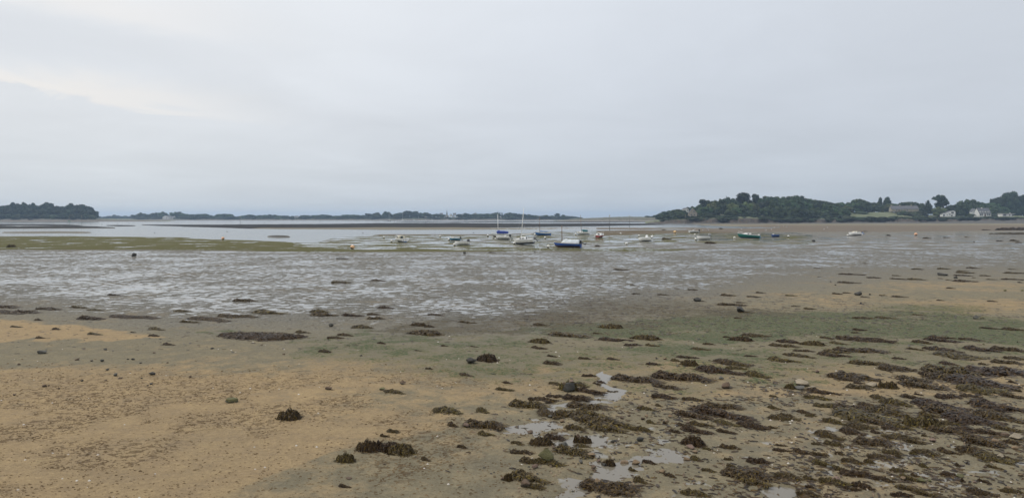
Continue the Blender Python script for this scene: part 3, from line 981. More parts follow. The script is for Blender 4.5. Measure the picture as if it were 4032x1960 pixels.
fr_row = [(u, prand.uniform(806, 836) + (22 if u < 2880 else 0)) for u in list(range(2880, 3340, 21)) + [2618, 2640, 2662, 2684, 2762, 2785, 2810, 2835, 2858]]
row_trees(HEAD, fr_row, 22, [('dome', 'mid'), ('dome', 'dark'), ('wide', 'mid')], 'tree at the seaward edge of the wooded headland', 'seaward trees of the headland', (30, 44), 8)
low_row = [(u, prand.uniform(852, 860)) for u in range(2615, 3340, 24)]
low_row += [(u, prand.uniform(858, 866)) for u in range(2625, 3345, 19)]
row_trees(HEAD, low_row, 5, [('bush', 'olive')], 'low shrub on the headland bank above the mud', 'bank shrubs of the headland', (24, 36), 3)
row_trees(HEAD, [(u, prand.uniform(842, 851)) for u in range(2625, 3335, 18)], 15, [('bush', 'olive'), ('dome', 'dark')], 'shrub on the lower slope of the wooded headland', 'lower slope shrubs of the headland', (28, 38), 4)
tree_top(HEAD, 'pine', 'dark', 2932, 756, HEAD.d0(2932) + 90, 72, 'dark spreading pine standing above the headland crown')
tree_top(HEAD, 'cone', 'dark', 2858, 773, HEAD.d0(2858) + 88, 16, 'small dark pointed conifer left of the spreading headland pine')
tree_top(HEAD, 'pine', 'dark', 2772, 787, HEAD.d0(2772) + 80, 40, 'ragged dark pine leaning on the left slope above the stone gable house')
tree_top(HEAD, 'pine', 'dark', 2970, 764, HEAD.d0(2970) + 95, 30, 'smaller dark pine against the right side of the spreading pine')
tree_top(HEAD, 'dome', 'dark', 2694, 827, 664, 24, 'dark tree partly hiding the small pale house left of the stone gable')
# farmland side: trees behind the field and the houses
row_trees(HEAD, [(3312, 800), (3336, 796), (3356, 788), (3378, 782), (3400, 788), (3422, 797), (3442, 796), (3460, 805), (3478, 807), (3493, 803), (3506, 800), (3526, 802)], 110,
          [('dome', 'mid'), ('wide', 'mid'), ('dome', 'pale')], 'green tree behind the pale field', 'trees behind the field', (34, 46))
tree_top(HEAD, 'cypress', 'dark', 3462, 778, HEAD.d0(3462) + 130, 24, 'narrow left one of the dark twin conifers behind the field')
tree_top(HEAD, 'cypress', 'dark', 3489, 776, HEAD.d0(3489) + 130, 38, 'broader right one of the dark twin conifers behind the field')
tree_top(HEAD, 'wide', 'mid', 3578, 783, HEAD.d0(3578) + 120, 66, 'big domed tree rising behind the long slate roof')
tree_top(HEAD, 'dome', 'mid', 3625, 799, HEAD.d0(3625) + 110, 30, 'thin tree between the domed tree and the dark conifer')
tree_top(HEAD, 'cone', 'dark', 3652, 788, HEAD.d0(3652) + 60, 52, 'dark conical conifer right of the long stone house')
tree_top(HEAD, 'pine', 'dark', 3708, 771, HEAD.d0(3708) + 85, 64, 'tall ragged dark cypress pine above the curved white house')
tree_top(HEAD, 'dome', 'pale', 3697, 813, HEAD.d0(3697) + 42, 40, 'pale yellow green tree left of the curved white house')
row_trees(HEAD, [(3742, 799), (3762, 803), (3782, 794), (3802, 784), (3828, 784), (3846, 792), (3775, 822), (3800, 812), (3790, 838)], 75,
          [('dome', 'mid'), ('wide', 'mid')], 'green tree between the curved white house and the dormer house', 'trees between the white houses', (38, 54))
row_trees(HEAD, [(3868, 800), (3884, 790), (3905, 786), (3902, 806), (3925, 800), (3918, 822), (3945, 812)], 95, [('dome', 'mid'), ('wide', 'mid')],
          'green tree behind the dormer house', 'trees behind the dormer house', (36, 50))
row_trees(HEAD, [(3928, 762), (3945, 755), (3965, 757), (3985, 752), (4005, 754), (4028, 750), (4060, 752), (3990, 790), (4020, 785), (4000, 815), (4030, 820), (4070, 780), (4095, 755), (4130, 760), (4165, 765), (4110, 800), (4150, 810), (4190, 790)], 110,
          [('dome', 'dark'), ('wide', 'dark')], 'tall dark evergreen at the right end of the shore', 'dark evergreens at the right edge', (44, 60))
row_trees(HEAD, [(3550, 826), (3575, 827), (3600, 828), (3625, 826)], 36, [('bush', 'olive')], 'dark shrub in front of the long stone house', 'shrubs before the long house', (34, 44), 4)
row_trees(HEAD, [(u, prand.uniform(848, 855) - (4 if u > 3600 else 0)) for u in range(3335, 3700, 23)] + [(u, prand.uniform(858, 864)) for u in range(3342, 3700, 21)], 6, [('bush', 'olive')], 'hedge shrub along the bank below the field', 'hedge below the field', (32, 42), 3)
row_trees(HEAD, [(u, prand.uniform(849, 854)) for u in list(range(3700, 3832, 20)) + list(range(3835, 4070, 20))], 9, [('bush', 'olive')], 'hedge shrub along the shore below the white houses',
          'hedge below the white houses', (28, 38), 3)
tree_top(HEAD, 'bush', 'olive', 3778, 846, HEAD.d0(3778) + 16, 46, 'large dark shrub right of the curved white house')
row_trees(HEAD, [(3820, 838), (3832, 842), (3905, 838), (3918, 836)], 30, [('bush', 'olive')], 'garden shrub beside the dormer house', 'garden shrubs of the dormer house', (18, 26), 4)
tree_top(HEAD, 'bush', 'olive', 3385, 830, HEAD.d0(3385) + 62, 50, 'low mounded bramble at the back of the field', name='bramble_bush', cat='shrub')

# wooded islet on the left
isl = [(-160, 800), (-130, 797), (-100, 799), (-70, 796), (-40, 800), (-12, 800), (12, 802), (35, 797), (52, 795), (75, 798), (92, 796), (112, 794.5), (135, 797), (155, 799), (172, 800), (188, 795), (205, 799), (222, 802), (240, 808),
       (252, 813), (268, 806), (285, 799), (303, 800), (322, 803), (340, 805), (352, 811), (362, 824)]
row_trees(ISLE, isl, 60, [('dome', 'dark'), ('wide', 'dark')], 'dark evergreen on the skyline of the left wooded islet', 'skyline trees of the left islet', (34, 44), 10)
row_trees(ISLE, [(u, prand.uniform(812, 826)) for u in range(-150, 365, 20)], 30, [('dome', 'dark'), ('wide', 'dark')], 'dark evergreen at the front of the left wooded islet', 'front trees of the left islet', (32, 42), 6)
row_trees(ISLE, [(u, prand.uniform(838, 846)) for u in range(-150, 372, 19)], 16, [('bush', 'olive'), ('dome', 'dark')], 'low dark tree at the foot of the left wooded islet', 'foot trees of the left islet', (28, 36), 4)

# far shore
farsil = [(540, 841), (558, 836), (580, 839), (598, 840), (615, 836), (640, 832), (655, 838), (690, 834), (710, 833), (722, 838), (742, 845), (760, 843), (785, 842), (806, 841), (830, 847), (850, 848), (865, 842), (885, 841),
          (905, 842), (928, 853), (945, 849), (965, 845), (985, 841), (1002, 847), (1022, 844), (1042, 845), (1063, 841), (1082, 845), (1102, 846), (1122, 845), (1150, 850), (1178, 851), (1202, 843), (1225, 847), (1250, 843),
          (1270, 841), (1285, 845), (1302, 848), (1325, 847), (1346, 846), (1366, 841), (1388, 842), (1408, 843), (1430, 846), (1452, 837), (1472, 846), (1487, 836), (1505, 845), (1521, 832), (1540, 843), (1560, 842),
          (1575, 837), (1590, 832), (1605, 829), (1622, 831), (1640, 831), (1656, 837), (1672, 836), (1688, 836), (1704, 841), (1722, 838), (1745, 842), (1806, 840), (1832, 838), (1850, 839), (1868, 841), (1884, 838), (1902, 837),
          (1918, 840), (1932, 846), (1945, 841), (1954, 836), (1986, 843), (2008, 836), (2024, 834), (2042, 837), (2062, 842), (2082, 840), (2102, 847), (2130, 847), (2150, 846), (2174, 848), (2222, 847), (2240, 853), (2262, 850), (2285, 854)]
row_trees(FAR, farsil, 50, [('dome', 'dark'), ('wide', 'mid'), ('dome', 'mid'), ('wide', 'dark')], 'tree in the skyline of the far shore', 'skyline trees of the far shore', (24, 34))
row_trees(FAR, [(u, prand.uniform(850, 856)) for u in range(545, 2250, 20) if not (640 < u < 690 or 1735 < u < 1830)], 18, [('bush', 'olive'), ('dome', 'dark')], 'low tree at the water side of the far shore',
          'waterside trees of the far shore', (26, 34), 6)
row_trees(FAR, [(1738, 855), (1762, 852), (1783, 855), (1806, 853), (1826, 852)], 14, [('bush', 'olive')], 'low dark tree below the village houses', 'trees below the village', (20, 28), 6)
row_trees(FAR, [(385, 849), (400, 853), (412, 852), (434, 846), (455, 845), (470, 848), (496, 849), (512, 848), (527, 850), (422, 852), (484, 852)], 420, [('dome', 'dark'), ('wide', 'dark')],
          'faint blue tree in the gap right of the left islet', 'faint trees in the gap', (18, 26))
for u, yt, k in ((1960, 834, 0), (1968, 836, 1), (1977, 837, 2)):
    tree_top(FAR, 'cypress', 'dark', u, yt, FAR.d0(u) + 60, 8, ['tallest of three slim cypresses above the far shore', 'middle of three slim cypresses above the far shore', 'shortest of three slim cypresses above the far shore'][k])
tree_top(FAR, 'pine', 'dark', 2196, 839, FAR.d0(2196) + 55, 26, 'tall flat topped pine right of the village on the far shore')
tree_top(FAR, 'pine', 'dark', 2217, 845, FAR.d0(2217) + 55, 18, 'smaller pine beside the flat topped pine on the far shore')
row_trees(DUNE, [(2548, 848), (2562, 850), (2575, 847), (2585, 849)], 60, [('dome', 'dark'), ('wide', 'dark')], 'small dark tree on the low dunes', 'trees on the dunes', (14, 20), 6)

# ------------------------------------------------------------------ buildings
stone = pmat('granite_wall', (0.27, 0.235, 0.18), 0.9, (0.36, 0.32, 0.25), 1.2, bump=0.6, bscale=3)
render_w = pmat('white_render', (0.74, 0.73, 0.70), 0.85, (0.64, 0.63, 0.60), 0.5)
slate = pmat('slate_roof', (0.085, 0.088, 0.098), 0.6, (0.13, 0.13, 0.14), 1.5, bump=0.4, bscale=4)
shutter = pmat('painted_frame', (0.5, 0.5, 0.5), 0.6, (0.42, 0.42, 0.42), 1)
doorm = pmat('brown_door', (0.10, 0.06, 0.04), 0.6, (0.14, 0.09, 0.06), 1)


def house(name, label, u, d, zb, w, dep, wh, rh, yaw, wallm, win=(), chim=(), gable=False, dormers=(), door=None, hip=0.0):
    """origin at base centre; front looks to -y.  gable: the gable end is the front"""
    t = thing(name, label, 'house', PU(u, d, zb), yaw)
    wall = MB()
    if gable:
        wall.prism([(-w / 2, 0), (w / 2, 0), (w / 2, wh), (0, wh + rh), (-w / 2, wh)], -dep / 2, dep / 2)
    else:
        n = [(-dep / 2, 0), (dep / 2, 0), (dep / 2, wh), (0, wh + rh), (-dep / 2, wh)]
        wall.prism(n, -w / 2, w / 2)
        wall.v = [(y, x, z) for x, y, z in wall.v]
        wall.f = [f[::-1] for f in wall.f]
    wall.build('wall', wallm, t)
    roof = MB()
    half, length = (w / 2, dep) if gable else (dep / 2, w)
    o, th = 0.3, 0.18
    sl = rh / half
    prof = [(-half - o, wh - sl * o), (0, wh + rh), (half + o, wh - sl * o), (half + o, wh - sl * o + th), (0, wh + rh + th * 1.2), (-half - o, wh - sl * o + th)]
    roof.prism(prof, -length / 2 - 0.2, length / 2 + 0.2)
    if not gable:
        roof.v = [(y, x, z) for x, y, z in roof.v]
        roof.f = [f[::-1] for f in roof.f]
    rf = roof.build('roof', slate, t)
    for cx, ch in chim:
        MB().box((cx, 0, wh + rh + ch / 2 - 0.4), (0.9, 0.9, ch + 0.8)).build('chimney', wallm, rf)
    yf = -dep / 2
    for x, z, ww, hh in win:
        f = MB().box((x, yf - 0.03, z), (ww, 0.10, hh)).build('window', glass, t)
        fr = MB()
        for s in (-1, 1):
            fr.box((x + s * (ww / 2 + 0.06), yf - 0.05, z), (0.12, 0.16, hh + 0.24))
            fr.box((x, yf - 0.045, z + s * (hh / 2 + 0.06)), (ww - 0.01, 0.15, 0.12))
        fr.build('frame', shutter, f)
    for x, z, ww, hh in dormers:
        dm = MB().box((x, yf + 1.1, z), (ww, 2.0, hh)).build('dormer', wallm, t)
        MB().box((x, yf + 0.08, z), (ww * 0.5, 0.08, hh * 0.6)).build('pane', glass, dm)
        MB().prism([(x - ww / 2 - .15, z + hh / 2), (x + ww / 2 + .15, z + hh / 2), (x, z + hh / 2 + 0.55)], yf - 0.05, yf + 2.2).build('dormer_roof', slate, dm)
    if door:
        x, ww, hh = door
        MB().box((x, yf - 0.02, hh / 2), (ww, 0.12, hh)).build('door', doorm, t)
    return t


D1 = 632
house('stone_house', 'tall grey stone gable house among the trees at the headland tip', 2726, D1, ZAT(856, D1), 7.0, 9.0, ZAT(838, D1) - ZAT(856, D1), ZAT(820, D1) - ZAT(838, D1), R(-10), stone,
      win=((0.9, 4.9, 0.9, 1.2), (-1.2, 2.0, 1.0, 1.1), (1.3, 2.0, 0.9, 1.1)), gable=True)
D2 = 690
house('white_house', 'small pale house peeking over trees left of the stone gable house', 2698, D2, ZAT(842, D2), 3.6, 5.0, ZAT(824, D2) - ZAT(842, D2), 1.2, R(20), render_w, win=((0.5, 3.2, 0.7, 0.9),), gable=True)
D3 = 735
house('long_stone_house', 'long stone farmhouse with grey slate roof behind the field', 3556, D3, ZAT(834, D3), 25.0, 7.5, ZAT(823, D3) - ZAT(834, D3), ZAT(811, D3) - ZAT(823, D3), R(-7), stone,
      win=((-8, 1.4, 0.9, 1.1), (-3, 1.4, 0.9, 1.1), (2, 1.4, 0.9, 1.1)), chim=((-11.6, 1.3), (-3.6, 1.3), (7, 1.1)), door=(-5.5, 1.0, 2.0))
D5 = 722
house('dormer_house', 'white two storey house with slate roof and four dormers', 3866, D5, ZAT(851.5, D5), 12.0, 8.0, 2.9, ZAT(820, D5) - ZAT(851.5, D5) - 2.9, R(4), render_w,
      win=((-4.6, 1.5, 1.3, 1.5), (-3.0, 1.5, 0.8, 1.5), (2.6, 1.5, 1.2, 1.5), (4.5, 1.5, 1.2, 1.5)), dormers=((-4.2, 4.1, 1.4, 1.5), (-1.5, 4.1, 1.4, 1.5), (1.2, 4.1, 1.4, 1.5), (3.9, 4.1, 1.4, 1.5)),
      chim=((-1.0, 0.7),), door=(0.0, 1.6, 2.2))
house('gable_annexe', 'pale gabled wing standing left of the dormer house', 3830, 728, ZAT(850, 728), 4.2, 7.0, ZAT(833, 728) - ZAT(850, 728), ZAT(822, 728) - ZAT(833, 728), R(-12), greyw, win=((0, 2.4, 0.9, 1.2),), gable=True)
# house with the swept roof
D4 = 705
t4 = thing('curved_roof_house', 'white house with a swept asymmetrical slate roof behind the hedge', 'house', PU(3730, D4, ZAT(853, D4)), R(-16))
prof = [(-5.6, 0), (5.2, 0), (5.5, 3.6), (5.0, 4.9), (3.6, 5.5), (1.6, 5.0), (-1.0, 3.9), (-3.5, 3.1), (-5.6, 2.8)]
MB().prism(prof, -4, 4).build('wall', render_w, t4)
rp = [(-6.3, 2.62), (-3.5, 3.12), (-1.0, 3.92), (1.6, 5.02), (3.6, 5.52), (5.0, 4.92), (5.62, 3.6), (5.9, 3.6), (5.25, 5.1), (3.7, 5.75), (1.5, 5.25), (-1.1, 4.15), (-3.6, 3.34), (-6.4, 2.85)]
rf4 = MB().prism(rp, -3.7, 4.3).build('roof', slate, t4)
MB().box((-3.2, -1.5, 3.55), (0.9, 1.2, 0.16), 0, -0.28).build('skylight', glass, rf4)
for x, z, w_, h_ in ((-4.2, 1.3, 1.3, 1.7), (0.6, 2.2, 1.4, 0.7), (2.9, 3.7, 1.9, 1.7), (-1.5, 1.6, 0.6, 0.9), (2.4, 1.0, 1.4, 1.2)):
    f_ = MB().box((x, -4.03, z), (w_, 0.1, h_)).build('window', glass, t4)
    MB().box((x, -4.06, z), (0.1, 0.12, h_)).build('frame', render_w, f_)
# low flat house
D6 = 705
t6 = thing('flat_roof_house', 'low flat roofed white house at the right end of the shore', 'house', PU(3960, D6, ZAT(852, D6)), R(3))
MB().box((-0.4, 0, 1.25), (11.2, 6, 2.5)).build('wall', render_w, t6)
MB().box((-0.2, -0.3, 2.62), (12.6, 7.2, 0.22)).build('roof', render_w, t6)
MB().box((4.0, 0.5, 3.0), (0.6, 0.6, 0.9)).build('chimney', render_w, t6)
for x, w_ in ((-4.3, 1.4), (-2.9, 1.0), (1.15, 0.7), (4.4, 1.6)):
    f_ = MB().box((x, -3.03, 1.25), (w_, 0.1, 1.7)).build('window', glass, t6)
    MB().box((x, -3.06, 1.25), (0.08, 0.12, 1.7)).build('frame', shutter, f_)
# garden wall bits and terrace
tw = MB().box((0, 0, 0.5), (9, 0.5, 1.0)).build('terrace_wall', render_w)
tw.location = PU(3852, 712, ZAT(854, 712)); tag(tw, 'white terrace wall below the dormer house', 'wall')

# far village
vil = [  # u, y of base, y of ridge, width px, gable front?, distance offset, what
    (1738, 849, 839, 11, False, 80, 'white village house left of the church, high on the slope'),
    (1753, 855, 846, 12, False, 45, 'pale village house below and left of the church'),
    (1776, 851, 842.5, 9, True, 60, 'white gabled village house just right of the church'),
    (1790, 845, 839.5, 11, False, 100, 'village house with grey roof on the skyline right of the church'),
    (1786, 857, 849, 9, False, 35, 'pale low village house below the gabled one'),
    (1799, 857.5, 851.5, 9, True, 26, 'small white gabled house nearest the water in the village'),
    (1813, 852, 843, 22, False, 75, 'long slate roofed village house at the right of the village'),
    (1872, 844, 838, 10, True, 85, 'house gable showing above trees right of the village'),
    (662, 861, 849, 24, True, 16, 'big white gabled house on the far shore near the left islet'),
    (683, 861, 852, 15, False, 22, 'low grey roofed wing right of the big white far gable'),
    (1168, 857, 850, 12, False, 20, 'white house among far trees left of the moored sailboat'),
    (1566, 861, 854, 14, False, 16, 'grey shed at the far shore below the tallest trees'),
    (1648, 860, 854, 7, True, 18, 'tiny white gable at the water left of the village'),
    (1676, 860, 853, 8, False, 18, 'grey boathouse on the far shore behind a channel post'),
    (1971, 858, 851, 8, True, 20, 'white gable below the slim cypresses on the far shore'),
    (1842, 861, 857, 9, False, 14, 'low white hut on the far beach right of the village')]
for u, yb, yr, wpx, gb, off, lab in vil:
    d = FAR.d0(u) + off
    zb, zr = ZAT(yb, d) - 1.0, ZAT(yr, d)
    w_ = wpx * d / FPX
    wh = (zr - zb) * 0.62
    house('village_house', lab, u, d, zb, w_, w_ * (1.2 if gb else 0.6) + 2, wh, zr - zb - wh, R(prand.uniform(-12, 12)), render_w if 'white' in lab or 'pale' in lab else stone,
          win=[(x * w_, wh * 0.55, w_ * 0.12, wh * 0.3) for x in (-0.25, 0.22)], gable=gb, chim=() if gb else ((w_ * 0.4, 0.8),))['group'] = 'houses of the far shore'
dc = FAR.d0(1760) + 110
ch = thing('church', 'grey church with slender pointed spire above the far village', 'church', PU(1760, dc, 3.0), 0.1)
zc = ZAT(824.5, dc) - 3.0
zt = ZAT(843, dc) - 3.0
MB().box((0, 0, zt / 2), (2.6, 2.6, zt)).build('tower', stone, ch)
sp_ = MB(); sp_.tube([(0, 0, zt), (0, 0, zt + 1.2), (0, 0, zt + 3.6), (0, 0, zc)], [1.75, 1.25, 0.68, 0.08], 8); sp_.build('spire', slate, ch)
MB().prism([(-3.5, 0), (3.5, 0), (3.5, 5), (0, 7.4), (-3.5, 5)], 1, 16).build('nave', stone, ch)

# ------------------------------------------------------------------ boats
def hull_fn(L, B, D, tw=0.72, bowrise=0.3, rake=0.5):
    def half(t):
        if t < 0.45:
            return B / 2 * (tw + (1 - tw) * math.sin(math.pi / 2 * t / 0.45))
        return max(0.012, B / 2 * (1 - ((t - 0.45) / 0.55) ** 2.3))
    shr = lambda t: D * (1 + bowrise * t ** 2 + 0.06 * (1 - t) ** 2)
    keel = lambda t: D * 0.9 * max(0, (t - 0.75) / 0.25) ** 2.6 * rake + D * 0.10 * (1 - t)
    return half, shr, keel, lambda t: (t - 0.5) * L + (0.04 * L * max(0, t - 0.8) / 0.2 * 0)


def make_hull(t, L, B, D, topm, botm, railm, wl=0.42, n=15, deck=None, deckdrop=0.06, floor=True, **kw):
    half, shr, keel, X = hull_fn(L, B, D, **kw)
    ts = [i / (n - 1) for i in range(n)]

    def ring(tt, fr):
        b, k, s = half(tt), keel(tt), shr(tt)
        return [(X(tt) + 0.10 * L * max(0, (tt - 0.8) / 0.2) ** 2 * (f - 0.5) * 0.6, b * math.sin(min(1, f * 1.15) * math.pi / 2) ** 0.8 if f > 0 else 0.0, k + (s - k) * f) for f in fr]
    lo, up = [0, 0.10, 0.22, wl], [wl, 0.6, 0.8, 1.0]
    mir = lambda rows: [[(x, -y, z) for x, y, z in r][::-1] for r in rows]
    bot, top = MB(), MB()
    rl, ru = [ring(tt, lo) for tt in ts], [ring(tt, up) for tt in ts]
    for M_, rr in ((bot, rl), (top, ru)):
        M_.grid(rr); M_.grid(mir(rr))
    st = rl[0]
    bot.add([*st, *[(x, -y, z) for x, y, z in st[::-1][:-1]]], [tuple(range(2 * len(st) - 1))])
    st = ru[0]
    top.add([*st, *[(x, -y, z) for x, y, z in st[::-1]]], [tuple(range(2 * len(st)))])
    top.build('hull', topm, t, True)
    bot.build('hull_bottom', botm, t, True)
    # rubbing strake along the sheer
    rail = MB()
    edge = [Vector(r[-1]) for r in ru]
    rail.tube(edge, 0.035, 5)
    rail.tube([Vector((p.x, -p.y, p.z)) for p in edge], 0.035, 5)
    rail.tube([edge[0], Vector((edge[0].x, -edge[0].y, edge[0].z))], 0.035, 5)
    rail.build('gunwale', railm, t, True)
    rows = []
    for tt in ts:
        b, s = half(tt) * 0.985, shr(tt) - deckdrop if deck else keel(tt) + (shr(tt) - keel(tt)) * 0.45
        if not deck:
            b *= 0.86
        rows.append([(X(tt), -b, s), (X(tt), -b * 0.5, s + (0.04 if deck else 0)), (X(tt), 0, s + (0.055 if deck else 0)), (X(tt), b * 0.5, s + (0.04 if deck else 0)), (X(tt), b, s)])
    MB().grid(rows).build('deck' if deck else 'floor', deck or greyp, t, True)
    return half, shr, keel, X


def cabin(t, F, t0, t1, h, mat, wr=0.72, front=0.35, win=2, slope=0.25):
    half, shr, keel, X = F
    rows = []
    ts = [t0 + (t1 - t0) * i / 6 for i in range(7)]
    for i, tt in enumerate(ts):
        b = half(tt) * wr
        hh = h * (min(1, (6 - i) / 6 / front) if i > 6 * (1 - front) else 1) + 0.02
        s = shr(tt) - 0.05
        rows.append([(X(tt), -b, s), (X(tt), -b * 0.95, s + hh * 0.55), (X(tt), -b * 0.82, s + hh * 0.92), (X(tt), -b * 0.4, s + hh), (X(tt), b * 0.4, s + hh), (X(tt), b * 0.82, s + hh * 0.92), (X(tt), b * 0.95, s + hh * 0.55), (X(tt), b, s)])
    c = MB().grid(rows)
    c.add(rows[0], [tuple(range(8))])
    cb = c.build('cabin', mat, t)
    for k in range(win):
        a = 0.12 + k * 0.30
        tt0, tt1 = t0 + (t1 - t0) * a, t0 + (t1 - t0) * (a + 0.22)
        for s in (-1, 1):
            q = []
            for tt, zf in ((tt0, 0.32), (tt1, 0.32), (tt1, 0.78), (tt0, 0.78)):
                bb = half(tt) * wr * (0.985 if zf < 0.5 else 0.90) + 0.025
                q.append((X(tt), s * bb, shr(tt) - 0.05 + h * zf))
            MB().add(q + [(x, y - s * 0.03, z) for x, y, z in q], [(0, 1, 2, 3), (4, 7, 6, 5), (0, 4, 5, 1), (1, 5, 6, 2), (2, 6, 7, 3), (3, 7, 4, 0)]).build('window', glass, cb)
    d = half(t0) * wr * 0.35
    MB().box((X(t0) - 0.02, 0, shr(t0) + h * 0.42), (0.05, d * 2, h * 0.8)).build('door', glass, cb)
    return cb


def outboard(t, x, z, tilt, cowlm, legm=None, s=1.0):
    legm = legm or black
    rot = Matrix.Rotation(tilt, 3, 'Y')
    p = lambda a, b, c: Vector((x, 0, z)) + rot @ Vector((a * s, b * s, c * s))
    e = bpy.data.objects.new('outboard_motor', None)
    b = MB().sup(p(-0.18, 0, 0.22), (0.26 * s, 0.16 * s, 0.22 * s), 0.55, rot=rot)
    m = b.build('outboard_motor', cowlm, t, True)
    bpy.data.objects.remove(e)
    lg = MB(); lg.tube([p(-0.2, 0, 0.05), p(-0.2, 0, -0.35), p(-0.22, 0, -0.72)], [0.10 * s, 0.07 * s, 0.055 * s], 6)
    lg.sup(p(-0.24, 0, -0.74), (0.22 * s, 0.06 * s, 0.06 * s), 0.9, 8, 5, rot)
    lg.box(p(-0.05, 0, -0.05), (0.2 * s, 0.14 * s, 0.18 * s))
    lg.build('motor_leg', legm, m, True)
    pr = MB()
    for k in range(3):
        w = k * 2.09
        pr.box(p(-0.47, 0.09 * math.cos(w), -0.74 + 0.09 * math.sin(w)), (0.03, 0.09 * s, 0.09 * s))
    pr.build('propeller', legm, m)


def mast(t, x, z, h, mat, r=0.05, lean=0.0, stays=None):
    m = MB(); m.tube([(x, 0, z), (x + lean * 0.5, 0, z + h * 0.5), (x + lean, 0, z + h)], [r, r * 0.92, r * 0.7], 8)
    o = m.build('mast', mat, t, True)
    mh = MB().box((x + lean, 0, z + h + 0.03), (0.10, 0.06, 0.06)); mh.build('masthead', mat, o)
    if stays:
        s_ = MB()
        for q in stays:
            s_.tube([(x + lean * .85, 0, z + h * 0.85), q], 0.008, 4)
        s_.build('stay', alu, o)
    return o


def bundle(t, name, p0, p1, r0, r1, mat, seed=0, flat=1.0, sag=0.06):
    """sail rolled on its boom or under a cover"""
    r = random.Random(seed)
    p0, p1 = Vector(p0), Vector(p1)
    rows = []
    for i in range(13):
        f = i / 12
        p = p0.lerp(p1, f) + Vector((0, 0, -sag * math.sin(f * math.pi)))
        rr = (r0 + (r1 - r0) * f) * (0.35 if i in (0, 12) else 1) * r.uniform(0.9, 1.12)
        rows.append([p + Vector((0, rr * flat * math.cos(a), rr * math.sin(a) * r.uniform(0.92, 1.08))) for a in [2 * math.pi * k / 10 for k in range(10)]])
    MB().grid(rows, True).build(name, mat, t, True)


def pulpit(t, F, mat, h=0.42, t0=0.86):
    half, shr, keel, X = F
    b = MB()
    xb = X(1.0) + 0.02
    for s in (-1, 1):
        b.tube([(X(t0), s * half(t0) * 0.9, shr(t0)), (X(t0) + 0.03, s * half(t0) * 0.9, shr(t0) + h * 0.9), (xb, s * 0.05, shr(1) + h)], 0.018, 5)
    b.tube([(xb, 0.05, shr(1) + h), (xb, -0.05, shr(1) + h)], 0.018, 5)
    b.tube([(xb - 0.05, 0, shr(1)), (xb, 0, shr(1) + h)], 0.018, 5)
    b.build('pulpit', mat, t)


def boat_root(name, label, px, py, head, roll=0.0, pitch=0.0, z=-0.04):
    p = G(px, py)
    t = thing(name, label, 'boat', (p.x, p.y, zg(p.x, p.y) + z))
    # bow is local +x; heading: angle of the bow in the ground plane
    t.rotation_euler = (Matrix.Rotation(head, 4, 'Z') @ Matrix.Rotation(pitch, 4, 'Y') @ Matrix.Rotation(roll, 4, 'X')).to_euler()
    return t


def rudder(t, F, D, mat):
    half, shr, keel, X = F
    MB().box((X(0) - 0.14, 0, D * 0.55), (0.26, 0.05, D * 1.0)).build('rudder', mat, t)


# 1 big blue boat with the tarpaulin
t = boat_root('day_boat', 'royal blue wooden day boat under a pale grey tarpaulin, nearest of the boats', 2233, 974, R(171), R(3), R(-1))
F = make_hull(t, 4.3, 1.75, 0.72, blue, anti, cream, wl=0.40, tw=0.78, bowrise=0.22)
half, shr, keel, X = F
rows = []
for i in range(15):
    f = i / 14
    tt = 0.74 - 0.70 * f
    b, s = half(tt) * 1.03, shr(tt)
    hr = (0.34 + 0.36 * min(1, f * 5)) * (1 - 0.10 * f) if i else 0.12
    hr *= 1 + 0.06 * math.sin(i * 2.1)
    if i == 14:
        hr *= 0.72
    w = lambda a: 0.035 * math.sin(a * 7 + i * 1.3)
    rows.append([(X(tt) + w(0), -b, s - 0.07), (X(tt) + w(1), -b * 0.98, s + 0.08), (X(tt) + w(2) - .04, -b * 0.78, s + hr * 0.5 + w(2)), (X(tt) - .08, -b * 0.45, s + hr * 0.86 + w(3)), (X(tt) - .1, 0, s + hr),
                 (X(tt) - .08, b * 0.45, s + hr * 0.86 + w(4)), (X(tt) + w(2) - .04, b * 0.78, s + hr * 0.5 + w(5)), (X(tt), b * 0.98, s + 0.08), (X(tt), b, s - 0.07)])
tp = MB().grid(rows); tp.add(rows[-1], [tuple(range(9))]); tp.add(rows[0], [tuple(range(8, -1, -1))])
tp.build('tarpaulin', tarpm, t)
mast(t, X(0.70), shr(0.7) - 0.1, 2.95, wood, 0.075, 0.12)
outboard(t, X(0) - 0.08, shr(0) + 0.06, R(62), black, black, 1.05)
rudder(t, F, 0.72, blue)
bn = MB(); bn.box((X(1) - 0.02, 0, shr(1) - 0.22), (0.05, 0.07, 0.6)); bn.build('stem_post', cream, t)

# 2 white cabin sailboat leaning
t = boat_root('cabin_sailboat', 'white cabin sailboat leaning over with dark underside and tilted mast', 2064, 961, R(156), R(-5), R(3))
F = make_hull(t, 4.1, 1.75, 0.98, white, navy, greyw, wl=0.36, deck=white, tw=0.80, bowrise=0.26)
half, shr, keel, X = F
cabin(t, F, 0.36, 0.82, 0.42, white, 0.74, 0.45, 2)
mast(t, X(0.62), shr(0.6) + 0.3, 5.4, white, 0.075, -1.0, [(X(0.97), 0, shr(0.97)), (X(0.5), half(0.5), shr(0.5)), (X(0.5), -half(0.5), shr(0.5))])
bundle(t, 'furled_sail', (X(0.60), 0, shr(0.6) + 0.85), (X(0.05), 0, shr(0.1) + 0.95), 0.10, 0.08, clothw, 3)
outboard(t, X(0) - 0.06, shr(0) - 0.02, R(38), greyp, black)
pulpit(t, F, alu, 0.38)

